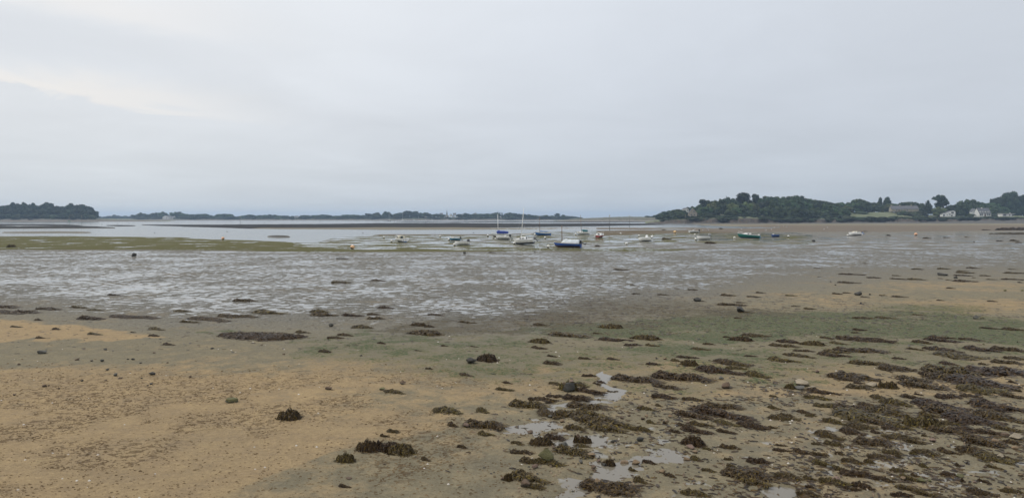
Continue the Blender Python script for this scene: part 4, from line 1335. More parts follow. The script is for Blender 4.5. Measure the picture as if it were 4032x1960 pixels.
# 3 sailboat with the blue cover
t = boat_root('covered_sailboat', 'pale grey sailboat with a thick royal blue boom cover and white mast', 1973, 933, R(168), R(-2))
F = make_hull(t, 4.9, 1.8, 0.78, greyw, anti, white, wl=0.35, deck=greyw, tw=0.74, bowrise=0.38)
half, shr, keel, X = F
mast(t, X(0.66), shr(0.6), 5.0, white, 0.08, 0.03)
bundle(t, 'boom_cover', (X(0.74), 0, shr(0.6) + 0.42), (X(0.10), 0, shr(0.1) + 0.42), 0.48, 0.34, clothb, 4, 1.2, 0.0)
pulpit(t, F, alu, 0.3)
# 4 white launch in front of it
t = boat_root('open_launch', 'white open launch with black outboard in front of the blue covered sailboat', 1980, 942, R(163), R(-4))
F = make_hull(t, 3.2, 1.5, 0.72, white, navy, white, wl=0.22, deck=None)
half, shr, keel, X = F
cb = MB().sup((X(0.30), 0, shr(.3) - 0.1), (0.22, 0.26, 0.34), 0.45); cb.build('console', white, t, True)
outboard(t, X(0) - 0.06, shr(0) + 0.02, R(24), black)
MB().box((X(.12), 0, shr(.1) - 0.12), (0.5, 1.0, 0.06)).build('thwart', white, t)

# 5 white dinghy with flat deck
t = boat_root('decked_dinghy', 'white smooth decked dinghy with grey black outboard beside a white buoy', 1820, 965, R(158), R(8), R(2))
F = make_hull(t, 2.9, 1.4, 0.52, white, greyw, white, wl=0.30, deck=white, deckdrop=-0.05, tw=0.85, bowrise=0.30)
half, shr, keel, X = F
outboard(t, X(0) + 0.35, shr(0) + 0.06, R(18), black, greyp, 1.0)
for k in (0.35, 0.42):
    MB().box((X(k), -half(k) * 0.97, 0.3), (0.07, 0.05, 0.10)).build('hull_fitting', black, t)

# 6 small light blue dinghy
t = boat_root('rowing_dinghy', 'small light blue dinghy with pale bow cover next to a white buoy', 1791, 946, R(164), R(6))
F = make_hull(t, 2.5, 1.25, 0.48, lblue, navy, cream, wl=0.22, tw=0.75, bowrise=0.35)
half, shr, keel, X = F
bundle(t, 'bow_cover', (X(0.98), 0, shr(0.9) - 0.02), (X(0.55), 0, shr(0.5) + 0.05), 0.12, 0.32, clothw, 8, 1.3, 0)
MB().box((X(.2), 0, shr(.2) - 0.06), (0.6, 1.05, 0.05)).build('thwart', cream, t)
outboard(t, X(0) - 0.02, shr(0), R(30), black, None, 0.7)

# 7 cabin boat seen from astern
t = boat_root('cabin_cruiser', 'white cabin motorboat with blue underside, seen from its stern', 1580, 953, R(122), R(-3), R(-1))
F = make_hull(t, 4.2, 1.95, 0.78, white, antib, white, wl=0.30, deck=None, tw=0.86, bowrise=0.30)
half, shr, keel, X = F
cabin(t, F, 0.42, 0.88, 0.55, cream, 0.78, 0.4, 2)
pulpit(t, F, alu, 0.45)
for y_, w_ in ((0.42, 0.04), (-0.1, 0.04)):
    MB().box((X(0) - 0.01, y_, 0.5), (0.04, w_, 0.42)).build('transom_bracket', black, t)

# 8 blue sailing dinghy
t = boat_root('sailing_dinghy', 'bright blue sailing dinghy with slim mast and blue furled sail', 2137, 927, R(170), R(-3))
F = make_hull(t, 4.1, 1.55, 0.70, skyb, navy, cream, wl=0.14, deck=cream, tw=0.70, bowrise=0.55)
half, shr, keel, X = F
mast(t, X(0.70), shr(0.7), 4.6, wood, 0.07, 0.0)
bundle(t, 'furled_sail', (X(0.69), 0, shr(0.6) + 0.38), (X(0.12), 0, shr(0.1) + 0.40), 0.14, 0.09, clothl, 6, 1.0, 0.05)
rudder(t, F, 0.70, skyb)

# 9 white sailboat with teal cover
t = boat_root('covered_sailboat', 'white sailboat with a dark teal cockpit cover and leaning thin mast', 2296, 924, R(152), R(5), R(1))
F = make_hull(t, 3.9, 1.7, 0.72, white, antib, white, wl=0.18, deck=white, tw=0.75, bowrise=0.3)
half, shr, keel, X = F
cabin(t, F, 0.50, 0.86, 0.30, white, 0.66, 0.5, 1)
mast(t, X(0.64), shr(0.6), 4.9, wood, 0.07, 0.38)
bundle(t, 'cockpit_cover', (X(0.62), 0, shr(0.5) + 0.42), (X(0.14), 0, shr(0.1) + 0.40), 0.34, 0.30, cloths, 9, 1.3, 0.0)
pulpit(t, F, white, 0.34)

# 10 red boat
t = boat_root('red_boat', 'small brick red boat with a white draped cover over its cabin', 2361, 936, R(58), R(6), R(-2))
F = make_hull(t, 3.6, 1.75, 0.78, red, navy, white, wl=0.22, deck=white, tw=0.85, bowrise=0.25)
half, shr, keel, X = F
cabin(t, F, 0.30, 0.80, 0.40, white, 0.82, 0.45, 1)
cv = MB().box((X(0) - 0.04, 0.45, shr(0) - 0.18), (0.10, 0.45, 0.5)); cv.build('cover_flap', clothw, t)
pulpit(t, F, alu, 0.4)

# 11 white console boat
t = boat_root('console_boat', 'white motorboat with centre console lying on its keel between two buoys', 2539, 951, R(140), R(10), R(3))
F = make_hull(t, 3.0, 1.5, 0.75, white, navy, white, wl=0.20, deck=white, deckdrop=0.02, tw=0.85, bowrise=0.22)
half, shr, keel, X = F
MB().box((X(0.68), 0, shr(.6) + 0.07), (0.55, 0.62, 0.10)).build('hatch', black, t)
cn = MB(); cn.sup((X(0.36), 0, shr(.3) + 0.26), (0.22, 0.28, 0.36), 0.45); o_ = cn.build('console', white, t, True)
MB().box((X(0.36) + 0.14, 0, shr(.3) + 0.60), (0.04, 0.5, 0.26), 0, 0.4).build('windscreen', glass, o_)
outboard(t, X(0) - 0.05, shr(0) + 0.0, R(20), white, greyp)

# 12 grey white boat with arch
t = boat_root('arch_boat', 'pale grey motorboat with a tubular arch on the brown mud', 2731, 917, R(150), R(4))
F = make_hull(t, 3.4, 1.6, 0.62, greyw, greyp, white, wl=0.25, tw=0.85, bowrise=0.35)
half, shr, keel, X = F
ar = MB(); ar.tube([(X(.42), -half(.4) * .9, shr(.4)), (X(.38), -half(.4) * .7, shr(.4) + 0.72), (X(.38), half(.4) * .7, shr(.4) + 0.72), (X(.42), half(.4) * .9, shr(.4))], 0.04, 6); ar.build('arch', alu, t)
cn = MB(); cn.sup((X(0.52), 0, shr(.5) + 0.05), (0.24, 0.3, 0.32), 0.45); cn.build('console', greyw, t, True)
outboard(t, X(0) + 0.02, shr(0) + 0.12, R(12), black)

# 13 white motorboat
t = boat_root('motorboat', 'white round bowed motorboat with grey outboard right of the centre buoys', 2771, 944, R(160), R(7), R(2))
F = make_hull(t, 2.9, 1.45, 0.66, white, greyw, white, wl=0.25, deck=cream, deckdrop=-0.02, tw=0.88, bowrise=0.28)
half, shr, keel, X = F
outboard(t, X(0) + 0.30, shr(0) + 0.22, R(16), greyp, navy, 1.05)
MB().box((X(.6), 0, shr(.6) + 0.10), (0.5, 0.6, 0.08)).build('hatch', black, t)

# 14 green cabin boat
t = boat_root('green_cabin_boat', 'dark green hulled cabin boat with white cabin and bow rail', 2947, 939, R(171), R(2), R(-3))
F = make_hull(t, 4.9, 1.95, 0.80, green, dkgreen, white, wl=0.30, deck=white, tw=0.76, bowrise=0.42)
half, shr, keel, X = F
cabin(t, F, 0.44, 0.84, 0.40, white, 0.70, 0.5, 1)
pulpit(t, F, white, 0.46, 0.80)
cv = MB(); cv.sup((X(0.03), 0, shr(0) + 0.12), (0.20, 0.22, 0.22), 0.6); cv.build('motor_cover', clothw, t, True)
rudder(t, F, 0.8, lblue)
# 15 blue dinghy
t = boat_root('inflatable_dinghy', 'little dark blue dinghy alone right of the green cabin boat', 3052, 932, R(172), R(2))
F = make_hull(t, 1.95, 1.1, 0.46, blue, navy, blue, wl=0.15, tw=0.92, bowrise=0.12)
half, shr, keel, X = F
bg = MB(); bg.sup((X(0.74), 0, shr(.7) + 0.12), (0.24, 0.26, 0.18), 0.9); bg.build('white_bag', clothw, t, True)
# 16 cream boat right
t = boat_root('cream_boat', 'white boat with cream cabin leaning on grey mud, rightmost of the boats', 3367, 928, R(128), R(12), R(4))
F = make_hull(t, 3.6, 1.7, 0.74, white, navy, white, wl=0.20, deck=cream, tw=0.8, bowrise=0.38)
half, shr, keel, X = F
cabin(t, F, 0.30, 0.82, 0.42, cream, 0.76, 0.4, 1)
pulpit(t, F, alu, 0.3)
outboard(t, X(0) - 0.05, shr(0) + 0.05, R(35), wood, skyb, 0.9)

# far boats afloat
FB = [(1533, 871.6, 15, 'dark', 38, 'dark hulled two masted sailboat moored far out left of the village'),
      (1587, 870.2, 14, 'white', 32, 'white hulled sailboat moored under the far wood'),
      (1598, 866.6, 6, 'white', 0, 'tiny white boat beached right behind the white moored sailboat'),
      (1631, 867.0, 9, 'white', 0, 'small white boat far out beneath the tallest far trees'),
      (1675, 867.0, 6, 'white', 0, 'tiny white boat beside the taller channel post near the village'),
      (1684, 871.4, 7, 'dark', 0, 'dark dinghy afloat just right of a far channel post'),
      (1702, 866.2, 7, 'white', 30, 'white sailboat with bare mast at the village anchorage'),
      (1761, 867.3, 7, 'white', 0, 'white boat on the far beach below the church'),
      (1777, 867.3, 5, 'white', 0, 'tiny white boat on the far beach right of the church'),
      (1802, 866.0, 6, 'white', 0, 'white boat pulled up below the small gabled village house'),
      (1824, 867.6, 6, 'white', 0, 'white boat on the far beach right of the village'),
      (1846, 867.7, 8, 'white', 0, 'white boat nearest the far beach hut'),
      (1870, 867.5, 6, 'white', 0, 'rightmost white boat on the far village beach'),
      (2545, 874.5, 8, 'white', 0, 'small white boat aground before the low dunes'),
      (2372, 872.5, 7, 'blue', 0, 'tiny blue boat among the far mud banks')]
for px, py, wp, kd, mh, lab in FB:
    p = G(px, py, -0.1)
    d = min(p.y, 1290.0)
    p = PU(px, d, -0.1 if d < 1290 else ZAT(py, d))
    L_ = wp * d / FPX
    t = thing('moored_boat', lab, 'boat', p, R(prand.choice([168, 10, 175])), 'boats moored far out')
    t.location.z -= 0.08 * L_ * 0.2
    make_hull(t, L_, L_ * 0.34, L_ * 0.17, {'dark': anti, 'white': white, 'blue': skyb}[kd], navy, white, deck=white, n=9)
    if mh:
        h_ = mh * d / FPX
        mast(t, L_ * 0.08, L_ * 0.15, h_, white, 0.08)
        if kd == 'dark':
            mast(t, -L_ * 0.2, L_ * 0.15, h_ * 0.8, white, 0.07)
        else:
            MB().box((0, 0, L_ * 0.24), (L_ * 0.35, L_ * 0.2, L_ * 0.10)).build('cabin', white, t)
p = G(193, 871.5, -0.1)
t = thing('sailing_boat', 'small boat under a tan orange sail in front of the left islet', 'boat', p, R(186))
Ls = 20 * p.y / FPX
make_hull(t, Ls, 1.7, 0.8, white, navy, wood, deck=wood, n=9)
mast(t, 0.5, 0.7, 6.3, wood, 0.06)
sv = []
for i in range(7):
    f = i / 6
    wq = (1 - f) ** 0.8
    sv.append([(0.45 - f * 0.1 + (f * 0.25), 0.02, 1.0 + 5.1 * f), (0.45 - 1.0 * wq + f * .2, -0.22 * wq, 1.0 + 5.0 * f), (0.45 - 2.2 * wq + f * .2, -0.1 * wq, 0.9 + 5.1 * f)])
MB().grid(sv).build('sail', sailm, t, True)

# ------------------------------------------------------------------ buoys
def buoy_mesh(seed, mat):
    b = MB(); b.sup((0, 0, 0), (1, 1, 1.0), 1.0, 16, 10)
    m = b.mesh('float', True); m.materials.append(mat)
    return m


fm = MB().sup((0, 0, 0), (1.025, 1.025, 1.02), 1.0, 16, 5, None, -0.99, -0.45).mesh('fouling', True); fm.materials.append(foul)
rm = MB(); rm.tube([(0.16 * math.cos(a), 0, 1.08 + 0.16 * math.sin(a)) for a in [k * 0.7854 for k in range(9)]], 0.045, 5); rm.sup((0, 0, 0.97), (0.2, 0.2, 0.07), 0.8, 8, 4)
rmm = rm.mesh('mooring_eye', True); rmm.materials.append(black)
bw_, bo_ = buoy_mesh(1, buoyw), buoy_mesh(2, buoyo)
BU = [(1512, 933, 8, 'w', 'leftmost white mooring buoy, up left of the stern facing cabin boat'), (1542, 947.5, 10, 'w', 'white buoy touching the left of the stern facing cabin boat'),
      (1733, 929, 8, 'w', 'lone white buoy on mud left of the light blue dinghy'), (1768.5, 940.5, 10, 'w', 'white buoy at the bow of the light blue dinghy'),
      (1790, 961, 11, 'w', 'white buoy at the bow of the white decked dinghy'), (1921, 925.5, 8, 'w', 'white buoy left of the blue covered sailboat bow'),
      (1939, 931, 6, 'w', 'small white buoy just under the bow of the blue covered sailboat'), (1951, 938, 8, 'w', 'grimy buoy at the bow of the white open launch'),
      (2025.6, 955.6, 11, 'w', 'clean white buoy at the bow of the leaning cabin sailboat'), (2106, 922, 8, 'w', 'white buoy at the bow of the bright blue sailing dinghy'),
      (2146, 934, 9, 'w', 'white buoy below the bright blue sailing dinghy'), (2159, 969, 12, 'w', 'yellowish white buoy left of the royal blue boat with tarpaulin'),
      (2267, 921, 7.5, 'w', 'white buoy at the bow of the teal covered sailboat'), (2444, 919.5, 7, 'w', 'white buoy right of the small red boat'),
      (2516, 927, 7, 'w', 'white buoy behind the centre console boat'), (2467, 957, 11, 'w', 'weedy white buoy on grey mud left of the centre console boat'),
      (2714, 914.6, 5, 'w', 'tiny white buoy at the bow of the boat with arch'), (2736, 923, 7, 'w', 'white buoy directly below the boat with arch'),
      (2739.5, 940, 9, 'w', 'half dark white buoy at the bow of the white round bowed motorboat'), (2892, 935.5, 9, 'w', 'white buoy left of the green cabin boat'),
      (2955, 920, 7, 'w', 'white buoy seen above the green cabin boat'), (3104, 930, 8, 'w', 'white buoy right of the little dark blue dinghy'),
      (3338, 925.7, 7, 'w', 'cream white buoy left of the rightmost boat'), (3606, 921.5, 12, 'o', 'orange buoy with dark foot far right on the grey mud'),
      (1388, 971, 17, 'o', 'big pale orange buoy on the green weed, largest of the buoys'), (878, 937, 12, 'o', 'orange buoy at the water edge far left'),
      (2657, 912, 11, 'o', 'worn orange buoy left of the boat with arch')]
for px, py, dp, kd, lab in BU:
    g = G(px, py + dp * 0.5)
    r_ = dp * g.y / FPX / 2
    zz = zg(g.x, g.y)
    t = thing('mooring_buoy', lab, 'buoy', (g.x, g.y, zz + r_ * 0.86), group='mooring buoys', rot=(prand.uniform(-.5, .3), prand.uniform(-.5, .5), prand.uniform(0, 6)), scale=(r_, r_, r_))
    link('float', bw_ if kd == 'w' else bo_, None, t)
    link('fouling', fm, None, t)
    link('mooring_eye', rmm, None, t)
for px, py, lab in ((609, 918, 'small dark float on the water left of centre'), (894, 913, 'dark float on the calm water above the orange buoy'), (1429, 918.5, 'dark float at the channel edge left of the boats'), (1633, 903, 'dark float below the oyster bank left of the village'),
                    (1864, 917, 'tiny dark float in the channel right of the light blue dinghy')):
    g = G(px, py, -0.1)
    r_ = 4.0 * g.y / FPX / 2
    t = thing('channel_float', lab, 'buoy', (g.x, g.y, -0.1 + r_ * 0.3), group='dark floats in the channel')
    MB().sup((0, 0, 0), (r_, r_, r_), 0.9, 10, 6).build('float', black, t, True)
    MB().tube([(0, 0, r_ * .8), (0, 0, r_ * 1.7)], r_ * 0.12, 5).build('staff', black, t)

# ------------------------------------------------------------------ channel posts
PO = [(273, 858, 884, 'g', 'channel post with a green board left of the tall plain post'), (322.5, 853, 889, 'y', 'tall channel post with yellow tip before the islet'), (401, 876, 889, '', 'thin short stake right of the left islet posts'),
      (463, 872, 882, '', 'left one of a pair of short stakes in the water'), (508, 871, 882, '', 'right one of a pair of short stakes in the water'), (635, 884, 894, '', 'stake with a drifting branch left of the oyster banks'),
      (946, 853, 884, 'y', 'tall pale topped post at the back of the long oyster bank'), (1042, 867, 884, '', 'shorter dark post right of the tall pale topped one'), (1260, 855, 876, '', 'thin pale stake standing off the oyster bank'),
      (1552, 856, 880, 'y', 'channel post just right of the two masted sailboat'), (1677, 855, 884, 'y', 'channel post in front of the far village woods'), (1646, 867, 873, '', 'short stake left of the village channel post'),
      (2400, 851, 905, 'y', 'tallest channel post above the red boat'), (2478, 852, 897, 'y', 'tall channel post right of the tallest one'), (2422, 867, 879, '', 'short stake between the two tall posts'),
      (2698, 848, 883, 'y', 'thick pale channel post before the headland tip'), (2126, 958, 986, '', 'thin metal rod stuck in mud below the leaning sailboat'), (1957, 897, 902.5, '', 'short stub on the brown bank above the blue covered sailboat')]
for px, yt, yb, mk, lab in PO:
    z0 = -0.1 if yb < 897 else 0.0
    g = G(px, yb, z0)
    h_ = (yb - yt) * g.y / FPX
    t = thing('channel_post' if h_ > 2.5 else 'stake', lab, 'post', (g.x, g.y, z0 - 0.6), group='posts in the channel')
    r_ = 0.03 if 'rod' in lab else max(0.05, min(0.10, h_ * 0.015))
    m = MB(); m.tube([(0, 0, 0), (0.01, 0, 0.6 + h_ * 0.45)], [r_ * 1.25, r_ * 1.15], 8); m.build('post_foot', postd if 'rod' not in lab else alu, t, True)
    m = MB(); m.tube([(0.01, 0, 0.6 + h_ * 0.43), (0.03 * h_ * 0.3, 0, 0.6 + h_)], [r_, r_ * 0.85], 8); m.build('post_shaft', postm, t, True)
    if mk:
        m = MB()
        m.tube([(0.03 * h_ * 0.3, 0, 0.6 + h_), (0.03 * h_ * 0.3, 0, 0.6 + h_ + 0.5)], [r_ * 2.0, r_ * 1.6], 8); m.build('topmark', marky, t)
    if mk == 'g':
        MB().box((0, -0.16, 0.6 + h_ * 0.5), (1.9, 0.08, 0.45)).build('board', markg, t)

# ------------------------------------------------------------------ stones
def stone_mat():
    m = bpy.data.materials.new('shore_stone')
    m.use_nodes = True
    t = m.node_tree
    L = t.links.new
    b = t.nodes['Principled BSDF']
    tc = nd(t, 'ShaderNodeTexCoord'); oi = nd(t, 'ShaderNodeObjectInfo')
    n = nd(t, 'ShaderNodeTexNoise', inp={'Scale': 3.0, 'Detail': 7.0, 'Roughness': 0.7})
    L(tc.outputs['Object'], n.inputs[0])
    n2 = nd(t, 'ShaderNodeTexNoise', inp={'Scale': 14.0, 'Detail': 4.0, 'Roughness': 0.7})
    L(tc.outputs['Object'], n2.inputs[0])
    f = sstep(t, n.outputs[0], 0.3, 0.7)
    oc = nd(t, 'ShaderNodeSeparateColor'); L(oi.outputs['Color'], oc.inputs[0])
    c = cmix(t, f, cmix(t, 1.0, oi.outputs['Color'], (0.72, 0.72, 0.72), 'MULTIPLY'), oi.outputs['Color'])
    c = cmix(t, mth(t, 'MULTIPLY', sstep(t, n2.outputs[0], 0.58, 0.72), 0.6), c, (0.06, 0.052, 0.042))
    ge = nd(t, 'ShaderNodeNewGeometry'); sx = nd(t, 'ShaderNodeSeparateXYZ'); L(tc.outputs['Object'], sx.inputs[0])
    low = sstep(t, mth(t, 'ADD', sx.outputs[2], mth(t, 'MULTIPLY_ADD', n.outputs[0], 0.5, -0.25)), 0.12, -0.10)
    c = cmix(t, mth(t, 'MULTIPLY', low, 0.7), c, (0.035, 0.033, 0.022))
    L(c, b.inputs['Base Color'])
    b.inputs['Roughness'].default_value = 0.7
    bp = nd(t, 'ShaderNodeBump', inp={'Strength': 0.8, 'Distance': 0.05})
    L(n2.outputs[0], bp.inputs['Height']); L(bp.outputs[0], b.inputs['Normal'])
    return m


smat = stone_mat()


def stone_mesh(seed, npts=16, flat=1.0):
    r = random.Random(seed)
    bm = bmesh.new()
    for _ in range(npts):
        v = Vector((r.gauss(0, 1), r.gauss(0, 1), r.gauss(0, 1))).normalized()
        v *= r.uniform(0.75, 1.0)
        bm.verts.new((v.x * 0.5, v.y * 0.5, v.z * 0.5 * flat))
    bmesh.ops.convex_hull(bm, input=bm.verts)
    loose = [v for v in bm.verts if not v.link_faces]
    bmesh.ops.delete(bm, geom=loose, context='VERTS')
    bmesh.ops.bevel(bm, geom=list(bm.edges), offset=0.035, segments=1, affect='EDGES', profile=0.6)
    bmesh.ops.triangulate(bm, faces=bm.faces)
    bmesh.ops.subdivide_edges(bm, edges=bm.edges, cuts=1)
    for v in bm.verts:
        k = v.co * 4
        v.co += v.co.normalized() * (float(fbm(np.array([k.x + seed]), np.array([k.y + k.z * 1.7]), seed, 2)[0]) - 0.5) * 0.07
    m = bpy.data.meshes.new('stone'); bm.to_mesh(m); bm.free()
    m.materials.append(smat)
    return m


ST = [stone_mesh(i, 11 + i % 5 * 3, 1.0) for i in range(9)]
srand = random.Random(5)
COL = {'grey': (0.13, 0.125, 0.105), 'dark': (0.055, 0.052, 0.043), 'tan': (0.30, 0.205, 0.115), 'pink': (0.27, 0.18, 0.135), 'moss': (0.14, 0.13, 0.045), 'pale': (0.36, 0.30, 0.21), 'brown': (0.16, 0.105, 0.065)}
K = 1008 / 2475.0
ALLSPOTS = []


def stone_at(px, py, wpx, col, flat=0.6, sink=0.22, hpx=None):
    """py is the middle of the stone in the photo"""
    g = G(px, py + wpx * flat * 0.25)
    w = wpx * math.hypot(g.y, CAMH) / FPX
    h = w * flat * srand.uniform(0.9, 1.15)
    z = zg(g.x, g.y)
    o = link('stone', srand.choice(ST))
    o.location = (g.x, g.y, z + h * (0.5 - sink))
    o.scale = (w, w * srand.uniform(0.75, 1.05), h)
    o.rotation_euler = (srand.uniform(-.18, .18), srand.uniform(-.18, .18), srand.uniform(0, 6.28))
    c = COL[col]; k = srand.uniform(0.85, 1.15)
    o.color = (c[0] * k, c[1] * k, c[2] * k, 1)
    return o


def from_crop(x0, y0, lst):
    return [(x0 + a[0] * K, y0 + a[1] * K, *a[2:]) for a in lst]


NAMED = []   # landmarks that labels of lesser pieces refer to: px, py, words


def named(px, py, wpx, col, label, short=None, **kw):
    o = stone_at(px, py, wpx, col, **kw)
    tag(o, label, 'stone')
    if short:
        NAMED.append((px, py, short))
    return o


c7 = lambda x, y: (2016 + x * K, 1450 + y * K)
c8 = lambda x, y: (3024 + x * K, 1450 + y * K)
c6 = lambda x, y: (1008 + x * K, 1450 + y * K)
c5 = lambda x, y: (x * K, 1450 + y * K)
c4 = lambda x, y: (3024 + x * K, 940 + y * K)
c3 = lambda x, y: (2016 + x * K, 940 + y * K)
c2 = lambda x, y: (1008 + x * K, 940 + y * K)
c1 = lambda x, y: (x * K, 940 + y * K)
named(*c7(330, 868), 84, 'moss', 'biggest boulder in the pool, rounded with yellow green moss on top', 'the mossy pool boulder', flat=0.75)
named(*c7(500, 750), 48, 'grey', 'rounded grey stone behind the mossy pool boulder', 'the rounded stone in the pool', flat=0.75)
named(*c7(128, 1130), 46, 'brown', 'pointed brown stone at the bottom edge left of the pool', 'the pointed bottom stone', flat=0.85)
named(*c7(810, 1095), 44, 'tan', 'upright tan stone at the bottom of the pool among weed', 'the upright tan stone', flat=0.9)
named(*c7(1085, 890), 44, 'tan', 'tan slab in the middle of the row of stones right of the pool', 'the tan slab row', flat=0.55)
named(*c7(1195, 903), 40, 'tan', 'tan wedge at the right end of the row of stones', flat=0.55)
named(*c7(980, 868), 26, 'pale', 'small pale stone at the left end of the row of stones', flat=0.7)
named(*c7(1030, 942), 22, 'pink', 'small pinkish stone in front of the tan slab', flat=0.7)
named(*c7(895, 910), 34, 'dark', 'weed draped dark stone left of the tan slab', flat=0.85)
named(*c7(1240, 688), 40, 'dark', 'dark blocky boulder standing alone right of the pool', 'the dark blocky boulder', flat=0.75)
named(*c7(985, 712), 28, 'dark', 'dark saucer shaped stone left of the blocky boulder', flat=0.5)
named(*c7(550, 195), 56, 'dark', 'dark angular stone heap top with weed at the head of the gully', 'the dark stone heap', flat=0.85)
named(*c7(575, 135), 28, 'pink', 'pinkish stone leaning on the dark angular stone', flat=0.8)
named(*c7(500, 160), 24, 'brown', 'brown stone left beside the dark angular stone', flat=0.8)
named(*c7(2068, 178), 46, 'brown', 'grey brown pyramid stone alone on the green mud', 'the pyramid stone', flat=0.75)
named(*c7(2020, 102), 28, 'grey', 'round grey cobble behind the pyramid stone', flat=0.7)
named(*c7(485, 505), 25, 'tan', 'bright orange tan cobble on the weed above the pool', 'the orange cobble', flat=0.8)
named(*c7(370, 465), 30, 'grey', 'grey cobble up left of the orange cobble', flat=0.5)
named(*c7(510, 425), 32, 'brown', 'brown cobble behind the orange cobble', flat=0.6)
named(*c7(175, 605), 32, 'brown', 'brown block at the left shore of the pool', 'the brown pool block', flat=0.65)
named(*c7(635, 658), 30, 'brown', 'pointed weedy stone behind the pool', flat=0.9)
named(*c7(1530, 472), 27, 'tan', 'tan cobble in the weed right of the gully', 'the tan cobble in the weed', flat=0.7)
named(*c7(1690, 862), 34, 'tan', 'tan stone at the lower left of the weedy stone pile', flat=0.75)
named(*c7(1772, 810), 33, 'tan', 'smooth tan stone in the middle of the weedy stone pile', 'the weedy stone pile', flat=0.55)
named(*c7(1725, 765), 50, 'pink', 'flat purplish stone on top of the weedy stone pile', flat=0.4)
named(*c7(765, 840), 44, 'tan', 'flat tan stone behind the row of stones in the pool', flat=0.4)
named(*c7(1450, 1005), 30, 'tan', 'tan stone partly under weed near the bottom right of the pool', 'the tan stone under weed', flat=0.6)
named(*c8(325, 145), 74, 'pale', 'pale broken slab at the back of the slab pile', 'the broken slab pile', flat=0.4)
named(*c8(425, 195), 52, 'pale', 'tilted pale slab at the front right of the slab pile', flat=0.5)
named(*c8(300, 190), 60, 'grey', 'grey flat slab at the lower left of the slab pile', flat=0.35)
named(*c8(1000, 165), 52, 'pale', 'wide pale slab lying in weed right of the slab pile', 'the wide pale slab', flat=0.4)
named(*c8(1340, 135), 34, 'tan', 'tan wedge shaped stone on the dense weed', 'the tan wedge on the weed', flat=0.6)
named(*c8(475, 36), 20, 'pink', 'small reddish stone alone behind the slab pile', flat=0.8)
named(*c8(645, 1085), 48, 'pink', 'big pinkish stone on weed near the bottom edge', 'the big pinkish stone', flat=0.5)
named(*c8(1305, 1063), 30, 'tan', 'tan cobble on weed right of the big pinkish stone', 'the tan bottom cobble', flat=0.6)
named(*c8(1860, 1040), 40, 'moss', 'mossy flat stone near the bottom right corner', 'the mossy flat stone', flat=0.45)
named(*c8(1590, 702), 36, 'pink', 'pinkish cobble on weed in the right part of the beach', 'the pinkish cobble', flat=0.55)
named(*c8(2400, 672), 60, 'pale', 'large pale flat stone at the right edge', 'the large pale stone', flat=0.45)
named(*c8(2290, 655), 38, 'brown', 'brown stone left of the large pale stone at the right edge', flat=0.6)
named(*c8(2200, 705), 40, 'tan', 'tan flat stone below left of the large pale stone at the right edge', flat=0.4)
named(*c8(2385, 770), 32, 'tan', 'tan cobble under the large pale stone at the right edge', flat=0.6)
named(*c6(2035, 556), 30, 'pink', 'round pinkish stone at the left end of a weed bank', 'the round pinkish stone', flat=0.9)
named(*c6(1305, 765), 28, 'tan', 'upright tan stone resting on the weed mound left of centre', flat=0.9)
named(*c6(705, 200), 40, 'brown', 'brown lump with weed alone on the sand', 'the brown lump on the sand', flat=0.5)
named(*c6(1220, 205), 32, 'moss', 'olive stone at the head of a dark weed streak on the sand', 'the olive stone on the sand', flat=0.5)
named(*c6(895, 1065), 32, 'brown', 'flat rusty brown fragment at the bottom of the grey mud', flat=0.25)
named(*c5(2245, 320), 56, 'moss', 'green mossed flat stone alone on the left sand', 'the green mossed stone', flat=0.4)
named(*c1(410, 1098), 48, 'grey', 'grey rounded flat boulder at the left of the beach', 'the grey flat boulder', flat=0.45)
named(*c5(1475, 52), 34, 'dark', 'dark stone largest of the scatter on the left sand', 'the dark sand stone', flat=0.5)
named(*c5(1120, 65), 22, 'grey', 'upright grey pebble in the scatter on the left sand', flat=0.9)
named(*c5(1163, 95), 26, 'brown', 'brown flat pebble below the upright grey pebble', flat=0.4)
named(*c2(725, 835), 28, 'grey', 'grey blocky stone at the edge of the wet flat', 'the grey block by the wet flat', flat=0.85)
named(*c2(2085, 1180), 56, 'dark', 'weed covered boulder left of a pair at the beach centre', 'the weed covered boulder pair', flat=0.65)
named(*c3(1790, 592), 36, 'dark', 'dark mushroom shaped rock on the wet flat, farther one', 'the farther dark rock', flat=0.7)
named(*c3(2205, 690), 46, 'dark', 'dark square rock on the mud, larger of two', 'the larger dark rock', flat=0.8)
named(*c1(1293, 157), 27, 'dark', 'black rounded rock alone on the far wet flat at left', 'the black left rock', flat=0.7)
named(*c2(2014, 133), 15, 'dark', 'small black pointed rock in front of the green weed band', flat=1.0)
named(*c3(219, 126), 9, 'dark', 'tiny black rock below the leaning sailboat', flat=1.0)
named(*c4(440, 22), 18, 'dark', 'black humped rock right of the little dark blue dinghy', flat=0.8)
named(*c4(1690, 343), 50, 'dark', 'dark rock longest in the weed line on the right flat', 'the weed line rock', flat=0.4)
named(*c4(870, 535), 34, 'dark', 'dark rock with weed skirt on the right mud', 'the weed skirted rock', flat=0.6)
named(*c4(2010, 765), 28, 'grey', 'grey round boulder at the right on the green algae', 'the boulder on the algae', flat=0.8)
named(3835, 953, 12, 'dark', 'small dark rock on the far right mud flat', flat=0.6)
